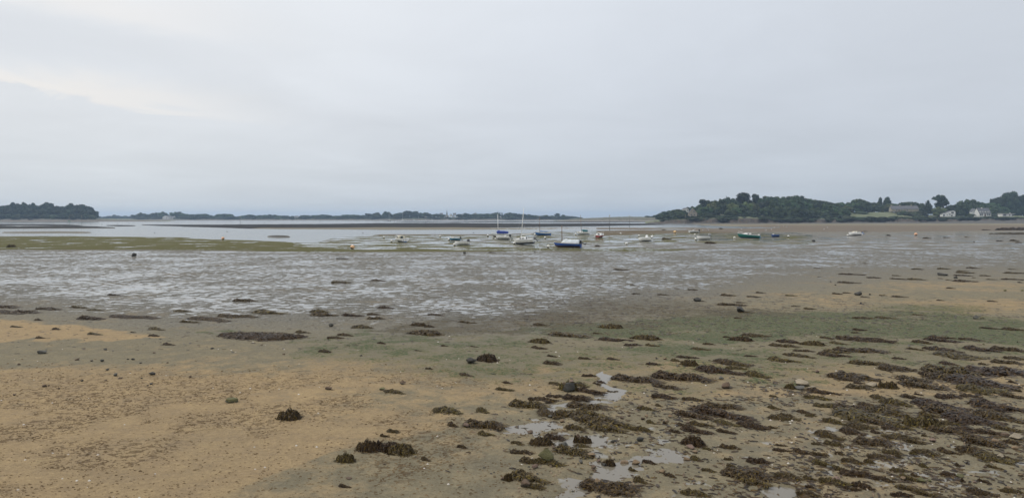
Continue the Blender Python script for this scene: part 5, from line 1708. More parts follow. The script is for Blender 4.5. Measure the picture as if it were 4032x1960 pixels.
small_st = (from_crop(0, 940, [(745, 1168, 22, 'brown'), (885, 1182, 15, 'dark'), (987, 1182, 20, 'grey'), (1237, 1167, 14, 'dark'), (1287, 1168, 18, 'dark'), (1358, 1202, 15, 'dark'), (182, 1220, 17, 'brown'), (1620, 1200, 11, 'brown'),
                               (2050, 1063, 20, 'dark'), (1490, 1105, 14, 'brown'), (1020, 1070, 19, 'dark')])
            + from_crop(0, 1450, [(1035, 17, 19, 'dark'), (1370, 98, 11, 'dark'), (1460, 153, 16, 'grey'), (1430, 170, 10, 'dark'), (430, 172, 24, 'brown'), (475, 168, 12, 'brown'), (138, 257, 18, 'brown'), (570, 195, 14, 'brown'), (1020, 117, 14, 'brown'),
                                  (795, 123, 18, 'dark'), (1838, 84, 15, 'brown')])
            + from_crop(1008, 1450, [(1420, 145, 34, 'brown'), (2380, 1075, 20, 'brown'), (1240, 925, 16, 'brown')])
            + from_crop(2016, 1450, [(1300, 465, 22, 'tan'), (1262, 490, 25, 'brown'), (1245, 365, 28, 'brown'), (1060, 480, 20, 'brown'), (1130, 460, 20, 'brown'), (790, 952, 24, 'brown'), (840, 885, 24, 'pink'), (725, 1072, 21, 'brown'), (220, 955, 28, 'pink'),
                                     (230, 1045, 15, 'tan'), (390, 1125, 14, 'brown'), (665, 910, 30, 'grey'), (440, 316, 14, 'grey'), (590, 330, 22, 'brown'), (860, 650, 18, 'grey'), (400, 770, 22, 'brown'), (1370, 440, 16, 'grey'), (1555, 412, 18, 'brown'),
                                     (1245, 1165, 10, 'tan'), (1340, 1095, 14, 'tan'), (1115, 1020, 14, 'brown'), (1160, 1020, 14, 'pink'), (850, 1130, 24, 'grey'), (1720, 440, 26, 'brown'), (1700, 530, 22, 'brown'), (1500, 520, 22, 'tan')])
            + from_crop(3024, 1450, [(1475, 720, 22, 'pink'), (2250, 860, 38, 'pale'), (2000, 1100, 20, 'pink'), (860, 970, 25, 'pale'), (820, 1175, 22, 'tan'), (1840, 1225, 34, 'pale'), (2440, 1035, 26, 'tan'), (590, 960, 26, 'grey'), (430, 970, 20, 'grey'),
                                     (490, 1185, 22, 'grey'), (1310, 270, 22, 'brown'), (1530, 95, 18, 'brown'), (2020, 125, 26, 'tan'), (1250, 108, 16, 'brown'), (1935, 440, 20, 'pale'), (1740, 755, 20, 'tan'), (2330, 1160, 24, 'tan'), (2100, 960, 18, 'brown'),
                                     (1480, 1085, 40, 'moss'), (1560, 1095, 22, 'moss'), (1430, 632, 12, 'pale')])
            + from_crop(2016, 940, [(1480, 1160, 18, 'tan'), (1400, 1158, 13, 'dark')]) + from_crop(3024, 940, [(2085, 1022, 15, 'moss'), (2290, 500, 16, 'moss'), (1815, 372, 20, 'dark'), (652, 445, 9, 'dark'), (605, 412, 7, 'dark'), (900, 620, 13, 'dark'),
                                                                                            (985, 537, 14, 'dark'), (2460, 500, 16, 'moss')])
            + from_crop(1008, 940, [(268, 1118, 15, 'brown'), (1015, 1133, 15, 'dark')]))

# ------------------------------------------------------------------ seaweed
def weed_mat():
    m = bpy.data.materials.new('bladder_wrack')
    m.use_nodes = True
    t = m.node_tree
    L = t.links.new
    b = t.nodes['Principled BSDF']
    tc = nd(t, 'ShaderNodeTexCoord'); ge = nd(t, 'ShaderNodeNewGeometry'); oi = nd(t, 'ShaderNodeObjectInfo')
    n = nd(t, 'ShaderNodeTexNoise', inp={'Scale': 9.0, 'Detail': 4.0})
    L(tc.outputs['Object'], n.inputs[0])
    r = nd(t, 'ShaderNodeValToRGB')
    e = r.color_ramp.elements
    e[0].position, e[0].color = 0.0, (0.010, 0.007, 0.005, 1)
    e[1].position, e[1].color = 1.0, (0.190, 0.130, 0.048, 1)
    for p, c in ((0.35, (0.026, 0.017, 0.010)), (0.6, (0.052, 0.033, 0.018)), (0.82, (0.095, 0.064, 0.030))):
        q = e.new(p); q.color = (*c, 1)
    L(mth(t, 'ADD', mth(t, 'MULTIPLY', ge.outputs['Random Per Island'], 0.62), mth(t, 'MULTIPLY_ADD', n.outputs[0], 0.7, -0.14)), r.inputs[0])
    hs = nd(t, 'ShaderNodeHueSaturation')
    L(r.outputs[0], hs.inputs['Color'])
    hs.inputs['Saturation'].default_value = 1.25
    L(mth(t, 'MULTIPLY_ADD', oi.outputs['Random'], 0.038, 0.494), hs.inputs['Hue'])
    L(mth(t, 'MULTIPLY_ADD', oi.outputs['Random'], 0.7, 0.75), hs.inputs['Value'])
    L(hs.outputs[0], b.inputs['Base Color'])
    b.inputs['Roughness'].default_value = 0.38
    b.inputs['Specular IOR Level'].default_value = 0.18
    return m


wmat = weed_mat()


def clump_mesh(seed, kind, nf, fs=1.0):
    """heap of wrack, unit length along +x from head (x=-0.5) to tail (x=0.5); width 1 in y, height 1 in z"""
    r = np.random.default_rng(seed)

    def wd(s):
        if kind == 'comet':
            b = np.where(s < 0.16, np.sqrt(np.clip(s, 0, 1) / 0.16), 1 - 0.62 * ((s - 0.16) / 0.84) ** 1.4)
        elif kind == 'mound':
            b = np.sqrt(np.clip(1 - (2 * s - 1) ** 2, 0, 1))
        else:
            b = np.clip(np.sqrt(np.clip(1 - (2 * s - 1) ** 4, 0, 1)), 0, 1)
        return b * (0.35 + 1.3 * fbm(s * 9 + seed, s * 0 + 3.3, seed, 3)) * 0.5

    def cen(s):
        return (fbm(s * 3 + seed * 1.7, s * 0, seed + 5, 2) - 0.5) * 0.5 * (1 if kind != 'mound' else 0.3)

    def ht(s, q):
        w = wd(s)
        k = np.clip(1 - (q / 0.5) ** 2, 0, 1)
        return (w * 2) ** 0.7 * k ** 0.6 * (0.2 + 1.3 * fbm(s * 11 + seed, q * 8 + 2, seed + 9, 3)) * (1.15 - 0.55 * s if kind == 'comet' else 1.0)
    b = MB()
    ss = np.linspace(0.0, 1.0, 22)
    qq = np.linspace(-0.5, 0.5, 9)
    rows = []
    for s in ss:
        w, c = float(wd(np.array([s]))[0]), float(cen(np.array([s]))[0])
        hh = ht(np.full(9, s), qq)
        rows.append([(s - 0.5, c + q * 2 * w, float(h) * 0.75 - 0.08) for q, h in zip(qq, hh)])
    b.grid(rows)
    s = r.uniform(0.0, 1.0, nf); q = r.uniform(-0.60, 0.60, nf)
    ang = r.normal(0, 1.0, nf) + (r.random(nf) < 0.2) * 3.1
    ln = r.uniform(0.06, 0.20, nf) * fs; bw = r.uniform(0.007, 0.017, nf) * fs
    up = r.uniform(0.0, 1.0, nf) ** 2
    x0, y0 = s - 0.5, cen(s) + q * 2 * wd(s)
    dx, dy = np.cos(ang), np.sin(ang) * 1.5
    nx, ny = -np.sin(ang), np.cos(ang) * 1.5
    cols = []
    for k in range(4):
        f = k / 3
        xx, yy = x0 + dx * ln * f, y0 + dy * ln * f + 0.25 * ln * f * f * np.sin(ang * 7)
        si = np.clip(xx + 0.5, 0, 1)
        hz = ht(si, np.clip((yy - cen(si)) / (2 * np.maximum(wd(si), 0.02)), -0.5, 0.5)) * 0.8
        z = np.maximum(hz, 0.0) + (0.12 if kind == 'mound' else 0.24) * up * math.sin(f * 2.5) + 0.03
        ww = bw * (1.0 if k < 3 else 0.35)
        cols.append(np.stack([xx - nx * ww, yy - ny * ww, z], 1)); cols.append(np.stack([xx + nx * ww, yy + ny * ww, z + 0.04], 1))
    pts = np.stack(cols, 1).reshape(-1, 3)
    o = np.arange(nf)[:, None, None] * 8
    fc = (o + np.array([[0, 2, 3, 1], [2, 4, 5, 3], [4, 6, 7, 5]])[None]).reshape(-1, 4)
    b.add(pts.tolist(), fc.tolist())
    m = b.mesh('seaweed')
    m.materials.append(wmat)
    return m


CL = {'comet': [clump_mesh(11 + i, 'comet', 420) for i in range(6)], 'mound': [clump_mesh(41 + i, 'mound', 460) for i in range(4)], 'bigcomet': [clump_mesh(71 + i, 'comet', 900, 0.5) for i in range(3)], 'bigmound': [clump_mesh(81, 'mat', 1500, 0.4)]}
wrand = random.Random(21)
SPOTS = []
SPOTS += [(*c7(a, b_), *c7(c, d), 'comet') for a, b_, c, d in (
    (1010, 90, 1400, 150), (1390, 165, 1600, 215), (1400, 70, 1880, 130), (1800, 15, 2200, 60), (2270, 60, 2475, 95), (2070, 5, 2250, 10), (680, 80, 800, 85), (370, 150, 480, 170), (620, 160, 730, 185), (820, 120, 925, 145), (780, 150, 850, 160),
    (630, 220, 870, 250), (920, 215, 1050, 225), (340, 270, 500, 285), (165, 300, 420, 320), (520, 280, 735, 310), (15, 345, 310, 390), (575, 345, 910, 405), (260, 425, 450, 480), (450, 440, 760, 500), (620, 430, 850, 480), (700, 490, 1070, 560),
    (530, 570, 700, 595), (720, 550, 1040, 620), (1360, 270, 1565, 295), (1650, 295, 1830, 315), (1880, 355, 2200, 400), (1750, 410, 2250, 510), (1580, 450, 1880, 500), (1960, 520, 2180, 560), (2180, 545, 2475, 580), (1720, 545, 1920, 570),
    (1220, 390, 1370, 410), (1380, 350, 1460, 385), (1080, 580, 1250, 600), (1190, 590, 1350, 620), (1280, 490, 1410, 580), (1430, 500, 1530, 590), (1600, 540, 1750, 590), (1640, 600, 1900, 640), (1520, 600, 1630, 650), (1980, 610, 2150, 640),
    (2340, 590, 2475, 605), (340, 650, 490, 690), (10, 720, 100, 745), (620, 750, 780, 775), (460, 780, 720, 860), (0, 810, 180, 830), (110, 880, 250, 940), (250, 900, 470, 950), (1270, 890, 1390, 935), (1110, 930, 1220, 1030),
    (1830, 750, 1960, 830), (1720, 850, 1860, 910), (2020, 760, 2190, 790), (1840, 990, 1960, 1015), (2060, 1000, 2475, 1080), (2150, 1060, 2450, 1150), (1470, 1010, 1600, 1090), (700, 1110, 1180, 1190), (800, 1180, 1120, 1240), (1180, 1070, 1300, 1130),
    (0, 1040, 290, 1120), (150, 1140, 290, 1180), (1640, 1210, 1900, 1240), (2280, 900, 2470, 930), (2050, 890, 2130, 900), (2080, 950, 2170, 970))]
SPOTS += [(*c7(a, b_), *c7(c, d), 'mound') for a, b_, c, d in ((185, 730, 380, 740), (600, 700, 760, 710), (870, 920, 1000, 930), (1650, 730, 1850, 750), (470, 200, 620, 215))]
SPOTS += [(*c8(a, b_), *c8(c, d), 'comet') for a, b_, c, d in (
    (600, 70, 1040, 110), (700, 110, 870, 130), (760, 160, 1000, 215), (830, 145, 930, 155), (1250, 110, 1540, 140), (1270, 150, 1680, 215), (1080, 5, 1390, 20), (1410, 30, 1700, 100), (1500, 60, 2000, 150), (1520, 5, 2000, 60), (1900, 20, 2475, 60),
    (1750, 120, 2350, 190), (2250, 110, 2475, 170), (1880, 220, 2250, 225), (2330, 190, 2475, 260), (380, 220, 660, 260), (350, 280, 590, 310), (0, 260, 110, 300), (970, 265, 1200, 320), (1080, 310, 1400, 380), (1250, 260, 1540, 330), (1380, 240, 1520, 280),
    (1620, 270, 1850, 290), (1860, 270, 2050, 285), (2220, 260, 2475, 310), (450, 360, 680, 385), (670, 370, 930, 420), (880, 360, 1080, 380), (980, 390, 1340, 460), (1400, 340, 1900, 400), (1500, 400, 2000, 470), (1440, 440, 1650, 490), (1950, 340, 2475, 430),
    (2000, 440, 2475, 520), (1700, 470, 2230, 540), (630, 420, 740, 430), (650, 450, 1190, 505), (830, 500, 1190, 555), (280, 425, 440, 450), (360, 460, 460, 470), (90, 430, 270, 500), (0, 385, 110, 400), (20, 490, 280, 500), (540, 510, 730, 550),
    (0, 580, 80, 590), (700, 610, 930, 645), (770, 570, 1020, 580), (990, 620, 1100, 640), (1100, 580, 1250, 595), (1210, 565, 1380, 600), (1640, 535, 1840, 545), (1540, 600, 1900, 640), (1750, 590, 2050, 620), (1110, 660, 1430, 690), (1320, 710, 1500, 740),
    (1460, 640, 1560, 680), (2000, 620, 2300, 660), (2130, 560, 2475, 640), (1880, 700, 2240, 770), (2250, 700, 2475, 760), (460, 640, 720, 700), (540, 720, 740, 780), (420, 740, 520, 750), (860, 700, 1170, 760), (70, 750, 180, 760), (50, 800, 210, 805),
    (240, 800, 420, 850), (410, 840, 570, 855), (650, 830, 730, 845), (960, 850, 1190, 885), (1110, 810, 1270, 830), (1310, 800, 1490, 880), (1400, 800, 1640, 860), (1610, 780, 1860, 850), (1840, 780, 2150, 840), (2000, 850, 2350, 910), (2130, 850, 2400, 900),
    (720, 890, 910, 930), (930, 900, 1040, 930), (1220, 850, 1310, 880), (1770, 920, 1900, 975), (2080, 940, 2290, 1000), (1430, 930, 1590, 990), (1870, 900, 1980, 960), (430, 920, 640, 970), (630, 970, 780, 1020), (710, 1020, 1020, 1070),
    (1030, 1070, 1210, 1110), (1180, 990, 1340, 1000), (1260, 1050, 1480, 1110), (1340, 1010, 1500, 1080), (80, 1030, 320, 1090), (340, 1070, 450, 1095), (0, 1060, 100, 1080), (500, 1090, 760, 1140), (820, 1130, 1020, 1180), (740, 1180, 880, 1190),
    (1240, 1160, 1480, 1200), (1400, 1210, 1620, 1250), (1670, 1030, 1830, 1040), (1830, 1070, 1940, 1120), (1970, 1060, 2200, 1150), (2250, 1190, 2470, 1210), (1930, 1190, 2200, 1230), (1190, 1235, 1380, 1245), (360, 1160, 450, 1175), (280, 1215, 480, 1250))]
SPOTS += [(*c8(a, b_), *c8(c, d), 'mound') for a, b_, c, d in ((1070, 185, 1240, 195), (165, 195, 260, 205), (1320, 540, 1640, 560))]
SPOTS += [(*c4(a, b_), *c4(c, d), 'comet') for a, b_, c, d in (
    (95, 995, 320, 1015), (580, 1000, 780, 1035), (30, 1030, 280, 1055), (510, 960, 630, 975), (680, 970, 1190, 1005), (250, 1085, 430, 1095), (490, 1120, 760, 1145), (540, 1090, 760, 1110), (650, 1070, 1110, 1100), (160, 1120, 430, 1150), (10, 1170, 275, 1200),
    (810, 1210, 1130, 1225), (1080, 1240, 1250, 1252), (1200, 1160, 1320, 1165), (1380, 990, 1600, 1025), (1520, 980, 1820, 1005), (1570, 960, 1780, 970), (1810, 960, 2100, 1005), (1320, 1060, 1520, 1095), (1520, 1060, 1860, 1100), (1850, 1045, 2260, 1110),
    (2160, 1060, 2475, 1100), (1620, 1120, 2070, 1150), (1780, 1155, 2000, 1175), (1620, 1190, 1870, 1240), (1700, 1200, 1900, 1250), (1960, 1190, 2200, 1250), (2150, 1180, 2475, 1230), (2350, 990, 2475, 1020), (2280, 1150, 2475, 1170),
    (2020, 860, 2250, 885), (2270, 880, 2475, 890), (825, 885, 940, 890), (805, 910, 890, 915), (820, 770, 1000, 775), (1390, 735, 1520, 745), (1040, 765, 1230, 775), (2040, 772, 2110, 780), (850, 555, 1020, 580), (1060, 545, 1160, 555), (1200, 560, 1340, 565),
    (1600, 590, 1730, 605), (720, 525, 800, 530), (620, 535, 710, 540), (170, 550, 270, 552), (340, 675, 460, 685), (220, 650, 310, 658), (690, 345, 920, 350), (680, 425, 870, 428), (1160, 350, 1320, 365), (1370, 345, 1480, 360), (1810, 310, 1950, 318),
    (1830, 330, 1980, 333), (1800, 355, 1960, 360), (1940, 375, 2040, 385), (2020, 355, 2170, 365), (2300, 335, 2475, 338), (2090, 390, 2250, 400), (2270, 395, 2475, 400), (1690, 395, 1800, 405), (1630, 385, 1700, 390), (1180, 390, 1330, 395), (1330, 390, 1530, 402),
    (955, 378, 1080, 380), (1800, 410, 2000, 415), (2400, 420, 2475, 425), (1720, 478, 1810, 483), (2120, 602, 2210, 606), (440, 285, 520, 288), (470, 370, 530, 375), (690, 280, 740, 285), (905, 238, 965, 242), (1390, 297, 1490, 299), (1640, 290, 1750, 293),
    (1920, 283, 2050, 286), (2320, 295, 2420, 298))]
SPOTS += [(*c4(330, 1025), *c4(540, 1035), 'mound')]
SPOTS += [(*c3(a, b_), *c3(c, d), 'comet') for a, b_, c, d in (
    (370, 930, 700, 960), (780, 915, 870, 925), (850, 980, 1130, 990), (1090, 1030, 1240, 1035), (1290, 1035, 1410, 1045), (190, 1055, 320, 1068), (1740, 1070, 1900, 1080), (2230, 940, 2475, 945), (2040, 955, 2110, 958), (1850, 1020, 1960, 1028),
    (340, 1140, 420, 1150), (650, 1160, 750, 1170), (920, 1165, 1030, 1172), (330, 1200, 450, 1222), (1540, 1180, 1640, 1195), (1600, 1150, 1780, 1160), (1300, 1215, 1420, 1220), (1960, 1190, 2290, 1225), (2080, 1210, 2280, 1240), (2250, 1140, 2360, 1145),
    (980, 298, 1120, 305), (2000, 640, 2230, 648), (2020, 545, 2150, 553), (2245, 550, 2420, 575), (2165, 615, 2265, 622), (2360, 522, 2440, 525), (1700, 492, 1790, 498), (1570, 480, 1620, 484), (1410, 542, 1510, 548), (1160, 532, 1240, 534), (1140, 445, 1200, 448),
    (1800, 605, 1870, 608), (2210, 712, 2330, 720), (2140, 765, 2240, 780), (210, 835, 350, 842))]
SPOTS += [(*c3(a, b_), *c3(c, d), 'mound') for a, b_, c, d in ((860, 855, 1060, 868), (180, 1000, 360, 1012), (1170, 965, 1420, 978), (2110, 980, 2320, 992), (1640, 1215, 1790, 1232))]
SPOTS += [(*c2(a, b_), *c2(c, d), 'comet') for a, b_, c, d in (
    (0, 705, 210, 735), (550, 705, 690, 718), (540, 740, 750, 750), (835, 745, 1000, 755), (1085, 735, 1190, 740), (1090, 775, 1220, 780), (960, 850, 1120, 870), (1640, 850, 1720, 860), (1670, 735, 1790, 742), (1960, 805, 2110, 825), (800, 930, 930, 940),
    (390, 905, 500, 918), (700, 960, 830, 965), (620, 1090, 720, 1100), (1530, 1085, 1600, 1090), (1190, 665, 1320, 672), (1120, 405, 1240, 408), (740, 422, 900, 424), (790, 192, 880, 194), (2250, 133, 2310, 136), (1790, 1040, 1850, 1042), (2070, 1045, 2140, 1050), (1180, 1012, 1250, 1018))]
SPOTS += [(*c2(a, b_), *c2(c, d), 'mound') for a, b_, c, d in ((1510, 838, 1640, 846), (1500, 915, 1780, 932), (2150, 1175, 2320, 1190))]
SPOTS += [(*c1(a, b_), *c1(c, d), 'comet') for a, b_, c, d in (
    (-60, 705, 170, 735), (170, 710, 340, 725), (-30, 655, 140, 668), (390, 678, 560, 688), (680, 665, 820, 672), (860, 690, 1000, 698), (760, 772, 940, 785), (1090, 755, 1480, 775), (1040, 545, 1150, 548), (1690, 702, 1830, 708), (1870, 770, 2200, 800), (2130, 750, 2440, 765),
    (1450, 870, 1570, 885), (1450, 940, 1540, 948), (1580, 1025, 1670, 1035), (510, 875, 580, 880), (100, 852, 190, 858), (340, 788, 400, 795), (850, 922, 950, 935), (350, 960, 420, 966), (1260, 908, 1310, 912), (2280, 598, 2440, 605), (1740, 810, 1900, 818))]
SPOTS += [(*c6(a, b_), *c6(c, d), 'comet') for a, b_, c, d in (
    (2050, 540, 2370, 585), (2150, 640, 2290, 660), (1860, 550, 1930, 575), (1740, 400, 1980, 435), (2140, 405, 2240, 435), (1255, 225, 1430, 250), (1290, 610, 1370, 635), (1200, 660, 1280, 670), (1970, 60, 2090, 80), (2320, 210, 2470, 225), (1640, 12, 1700, 15),
    (2390, 145, 2475, 155), (1960, 760, 2030, 780), (800, 1150, 900, 1170), (1600, 880, 1680, 900))]
SPOTS += [(*c6(a, b_), *c6(c, d), 'mound') for a, b_, c, d in ((240, 480, 400, 500), (990, 785, 1160, 800), (1170, 775, 1400, 800), (1280, 805, 1520, 825), (790, 890, 940, 905), (2400, 1080, 2475, 1095))]
BIGM = {}
SPOTS.append((882, 1322, 1168, 1332, 'mound'))
NAMED += [(1025, 1318, 'the long weed mound'), (*c6(1075, 775), 'the round weed mound'), (*c6(320, 485), 'the weed heap on the sand'), (*c3(2215, 975), 'the peaked weed mound'), (1388, 971, 'the big orange buoy'),
          (2233, 974, 'the royal blue boat'), (*c4(430, 1025), 'the twin weed mound'), (*c8(1480, 545), 'the olive weed mound'), (450, 1250, 'the long weed bank at left'), (3700, 1180, 'the right sand strip')]
SPOTS = [s for s in SPOTS]


def clump(x1, y1, x2, y2, kind):
    a, b_ = G(x1, y1), G(x2, y2)
    if kind == 'mound':
        b_ = Vector((b_.x, b_.y, 0))
    else:
        # heaps trail off towards the lower right of the picture, lying along the ebb
        dy = max(0.0, a.y - b_.y)
        dx = b_.x - a.x
        lim = 1.1 * dx if a.y < 32 else 0.55 * dx
        if dy > lim:
            m_ = (a.y + b_.y) / 2
            a.y, b_.y = m_ + lim / 2, m_ - lim / 2
    dv = b_ - a
    L_ = dv.length * 1.12
    c = (a + b_) / 2
    asp = {'comet': wrand.uniform(0.42, 0.62), 'mound': wrand.uniform(0.40, 0.55) if c.y > 26 else wrand.uniform(0.6, 0.75)}[kind]
    wd_ = min(max(0.10, L_ * asp), 1.3)
    if kind == 'comet' and L_ > 2:
        wd_ = min(wd_, 1.0)
    hh = {'comet': min(0.17, 0.05 + 0.16 * wd_), 'mound': min(0.34, 0.11 + 0.24 * wd_)}[kind] * wrand.uniform(0.85, 1.2)
    if c.y > 26:
        hh = min(hh, 0.20) * 0.85
    if c.x / c.y > 0.44 and 15 < c.y < 27 and kind == 'comet':
        wd_ *= 1.45
    o = link('seaweed_heap', wrand.choice(CL[('big' if L_ > 2 else '') + kind]))
    o.location = (c.x, c.y, zg(c.x, c.y) - 0.01)
    o.rotation_euler = (0, 0, math.atan2(dv.y, dv.x))
    o.scale = (L_, wd_, hh)
    return o, L_


def relate(items, noun, cat, group, sizes):
    """give each piece a label that leads to it from the nearest named landmark"""
    seen = {}
    for o, px, py, sz in items:
        best = min(NAMED, key=lambda n: ((n[0] - px) ** 2 + (2.2 * (n[1] - py)) ** 2))
        dx, dy = px - best[0], (py - best[1]) * 2.2
        rel = ('right of' if dx > 0 else 'left of') if abs(dx) > abs(dy) else ('in front of' if dy > 0 else 'behind')
        seen.setdefault((rel, best[2]), []).append((math.hypot(dx, dy), o, sz))
    for (rel, nm), lst in seen.items():
        lst.sort(key=lambda q: q[0])
        for i, (_, o, sz) in enumerate(lst):
            num = (ORD[i] if i < len(ORD) else 'far ') + 'nearest'
            tag(o, '%s %s, %s %s %s' % (sizes(sz), noun, num if len(lst) > 1 else 'only one', rel, nm), cat, group)


REEF = [(3921, 4060, 906, 4.5, 0.75, 'largest dark weed reef on the far mud at the right edge'), (3915, 4050, 921.5, 1.6, 0.30, 'thin dark weed reef below the largest one at the right edge'), (3868, 3900, 906, 1.6, 0.35, 'short weed reef left of the largest one'),
        (3896, 3918, 921.6, 1.2, 0.25, 'short weed bank left of the thin reef'), (3716, 3742, 935.5, 0.9, 0.2, 'dark weed streak below and right of the far orange buoy'), (3798, 3814, 934.5, 0.8, 0.2, 'small dark weed streak in the empty right flat'),
        (3634, 3664, 938.6, 1.0, 0.25, 'dark weed streak right under the far orange buoy'), (3926, 3948, 950, 0.9, 0.22, 'left one of three weed banks on the right flat'), (3978, 4010, 949, 1.0, 0.28, 'longest of three weed banks on the right flat'),
        (3998, 4022, 956, 0.8, 0.2, 'nearest of three weed banks on the right flat'), (3494, 3506, 928.5, 1.2, 0.35, 'small black weed hump left of the far orange buoy'), (2775, 2816, 959, 1.1, 0.35, 'dark weed bank in front of the white round bowed motorboat'),
        (2607, 2622, 907, 2.0, 0.4, 'dark hump left of the worn orange buoy'), (2608, 2642, 943, 1.6, 0.4, 'low dark weed ring between console boat and motorboat'), (34, 58, 972.5, 1.4, 0.4, 'dark weed hump on the green band at the far left'),
        (2832, 2846, 902, 2.5, 0.6, 'rounded dark hump on the brown mud right of the boat with arch'), (3400, 3415, 912, 1.6, 0.25, 'dark streak just right of the rightmost boat'), (2343, 2362, 969.5, 0.8, 0.25, 'dark weed heap right of the royal blue boat')]
for x1, x2, yy, w_, h_, lab in REEF:
    a_, b_ = G(x1, yy), G(x2, yy)
    o = link('weed_reef', wrand.choice(CL['bigmound' if x2 - x1 > 60 else 'comet']))
    c_ = (a_ + b_) / 2
    o.location = (c_.x, c_.y, zg(c_.x, c_.y) - 0.02); o.scale = ((b_ - a_).length, w_, h_ * 1.3)
    tag(o, lab, 'seaweed')
items = []
SPOTS.sort(key=lambda s: -(s[2] - s[0]) * (1 + s[1] / 800.0))
for s in SPOTS[:335]:
    o, L_ = clump(*s)
    px, py = (s[0] + s[2]) / 2, (s[1] + s[3]) / 2
    if s[0] == 882:
        tag(o, 'longest brown weed mound, on the sand edge left of centre', 'seaweed')
        continue
    items.append((o, px, py, (L_, s[4])))
rest_v, rest_f, no = [], [], 0
for s_ in SPOTS[335:]:
    o, L_ = clump(*s_)
    m_ = o.data
    co = np.empty(len(m_.vertices) * 3); m_.vertices.foreach_get('co', co)
    M4 = np.array(Matrix.LocRotScale(o.location, o.rotation_euler, o.scale))
    co = co.reshape(-1, 3) @ M4[:3, :3].T + M4[:3, 3]
    rest_v += co.tolist(); rest_f += [tuple(v + no for v in p.vertices) for p in m_.polygons]; no += len(co)
    bpy.data.objects.remove(o)
if rest_v:
    m_ = bpy.data.meshes.new('small_seaweed_scraps'); m_.from_pydata(rest_v, [], rest_f); m_.materials.append(wmat)
    tag(link('small_seaweed_scraps', m_), kind='stuff')
relate(items, 'brown seaweed heap', 'seaweed', 'seaweed heaps on the beach', lambda z: ('long' if z[0] > 1.4 else 'small' if z[0] < 0.6 else 'medium') if z[1] == 'comet' else 'mounded')
sit = []
for px, py, w_, cl_ in small_st:
    o = stone_at(px, py, w_, cl_, flat=srand.uniform(0.45, 0.75))
    sit.append((o, px, py, (w_, cl_)))
relate(sit, 'stone', 'stone', 'loose stones on the beach', lambda z: ('small ' if z[0] < 20 else '') + {'grey': 'grey', 'dark': 'dark', 'tan': 'tan', 'pink': 'pinkish', 'moss': 'mossy', 'pale': 'pale', 'brown': 'brown'}[z[1]])


# ------------------------------------------------------------------ uncountable litter
def scatter(n, fn, seed):
    """points in the photographed area of the beach, thinned by a density function of the photo position"""
    r = np.random.default_rng(seed)
    out = []
    while len(out) < n:
        k = 20000
        y = 10.5 + 90 * r.random(k) ** 2.0
        x = (r.random(k) * 2 - 1) * y * 0.80
        px, py = to_px(x, y)
        keep = r.random(k) < fn(px, py, x, y)
        out += list(zip(x[keep], y[keep]))
    out = np.array(out[:n])
    return out


def stuff_mesh(name, V, F, mat):
    m = bpy.data.meshes.new(name)
    m.from_pydata(V, [], F)
    m.materials.append(mat)
    m.update()
    return tag(link(name, m), kind='stuff')


def frond_litter():
    r = np.random.default_rng(3)

    def den(px, py, x, y):
        patch = sm(fbm(x / 1.6, y / 1.6, 91, 3), 0.45, 0.65)
        right = sm(px, 1700, 3300) * sm(py, 1380, 1560)
        midb = gau(px, py, 2500, 1230, 700, 70) + gau(px, py, 3300, 1270, 900, 60) * 0.7
        return np.clip(0.05 * sm(py, 1290, 1500) * sm(px, 1500, 2200) + 0.85 * right * (0.15 + patch) + 1.0 * midb * (0.3 + patch) + 0.12 * sm(py, 1200, 1300) * (1 - sm(py, 1330, 1420)), 0, 1)
    pts = scatter(9000, den, 8)
    zz = zgs(pts)
    V, F = [], []
    for (x, y), z in zip(pts, zz):
        L_ = r.uniform(0.03, 0.13) * (1 + min(1.6, y / 35)); w_ = L_ * r.uniform(0.08, 0.22)
        a = r.normal(-0.9, 0.8)
        c, s = math.cos(a), math.sin(a)
        h0 = r.uniform(0.002, 0.012)
        o = len(V)
        bend = r.uniform(-0.4, 0.4)
        for f, hh, ww in ((-0.5, 0.0, 0.5), (0.0, 1.0, 1.0), (0.5, 0.15, 0.3)):
            bx, by = f * L_, bend * L_ * f * f
            for sg in (-1, 1):
                lx, ly = bx, by + sg * w_ * ww
                V.append((x + lx * c - ly * s, y + lx * s + ly * c, z + 0.006 + h0 * hh + (0.01 if sg > 0 else 0)))
        F += [(o, o + 2, o + 3, o + 1), (o + 2, o + 4, o + 5, o + 3)]
    stuff_mesh('seaweed_litter', V, F, wmat)


def pebbles():
    r = np.random.default_rng(4)

    def den(px, py, x, y):
        return np.clip(sm(px, 1500, 2300) * sm(py, 1500, 1700) * (0.25 + sm(fbm(x / 1.2, y / 1.2, 95, 3), 0.4, 0.65)) , 0, 1)
    pts = scatter(2600, den, 9)
    zz = zgs(pts)
    for mat, sel, nm in ((pmat('brown_pebble', (0.14, 0.10, 0.065), 0.6, (0.26, 0.19, 0.12), 1.5), slice(0, 1900), 'pebbles'), (pmat('dark_pebble', (0.05, 0.045, 0.035), 0.6, (0.09, 0.08, 0.06), 2), slice(1900, 2600), 'dark_pebbles')):
        V, F = [], []
        for (x, y), z in zip(pts[sel], zz[sel]):
            s = r.uniform(0.008, 0.028) * (1 + y / 60)
            o = len(V)
            a = r.uniform(0, 6.28)
            for k in range(5):
                w = a + k * 1.2566
                rr = s * r.uniform(0.7, 1.2)
                V.append((x + rr * math.cos(w), y + rr * math.sin(w), z - 0.004))
            for k in range(5):
                w = a + k * 1.2566 + 0.3
                rr = s * r.uniform(0.4, 0.75)
                V.append((x + rr * math.cos(w), y + rr * math.sin(w), z + s * r.uniform(0.5, 0.9)))
            F += [(o + k, o + (k + 1) % 5, o + 5 + (k + 1) % 5, o + 5 + k) for k in range(5)] + [tuple(o + 5 + k for k in range(5))]
        stuff_mesh(nm, V, F, mat)


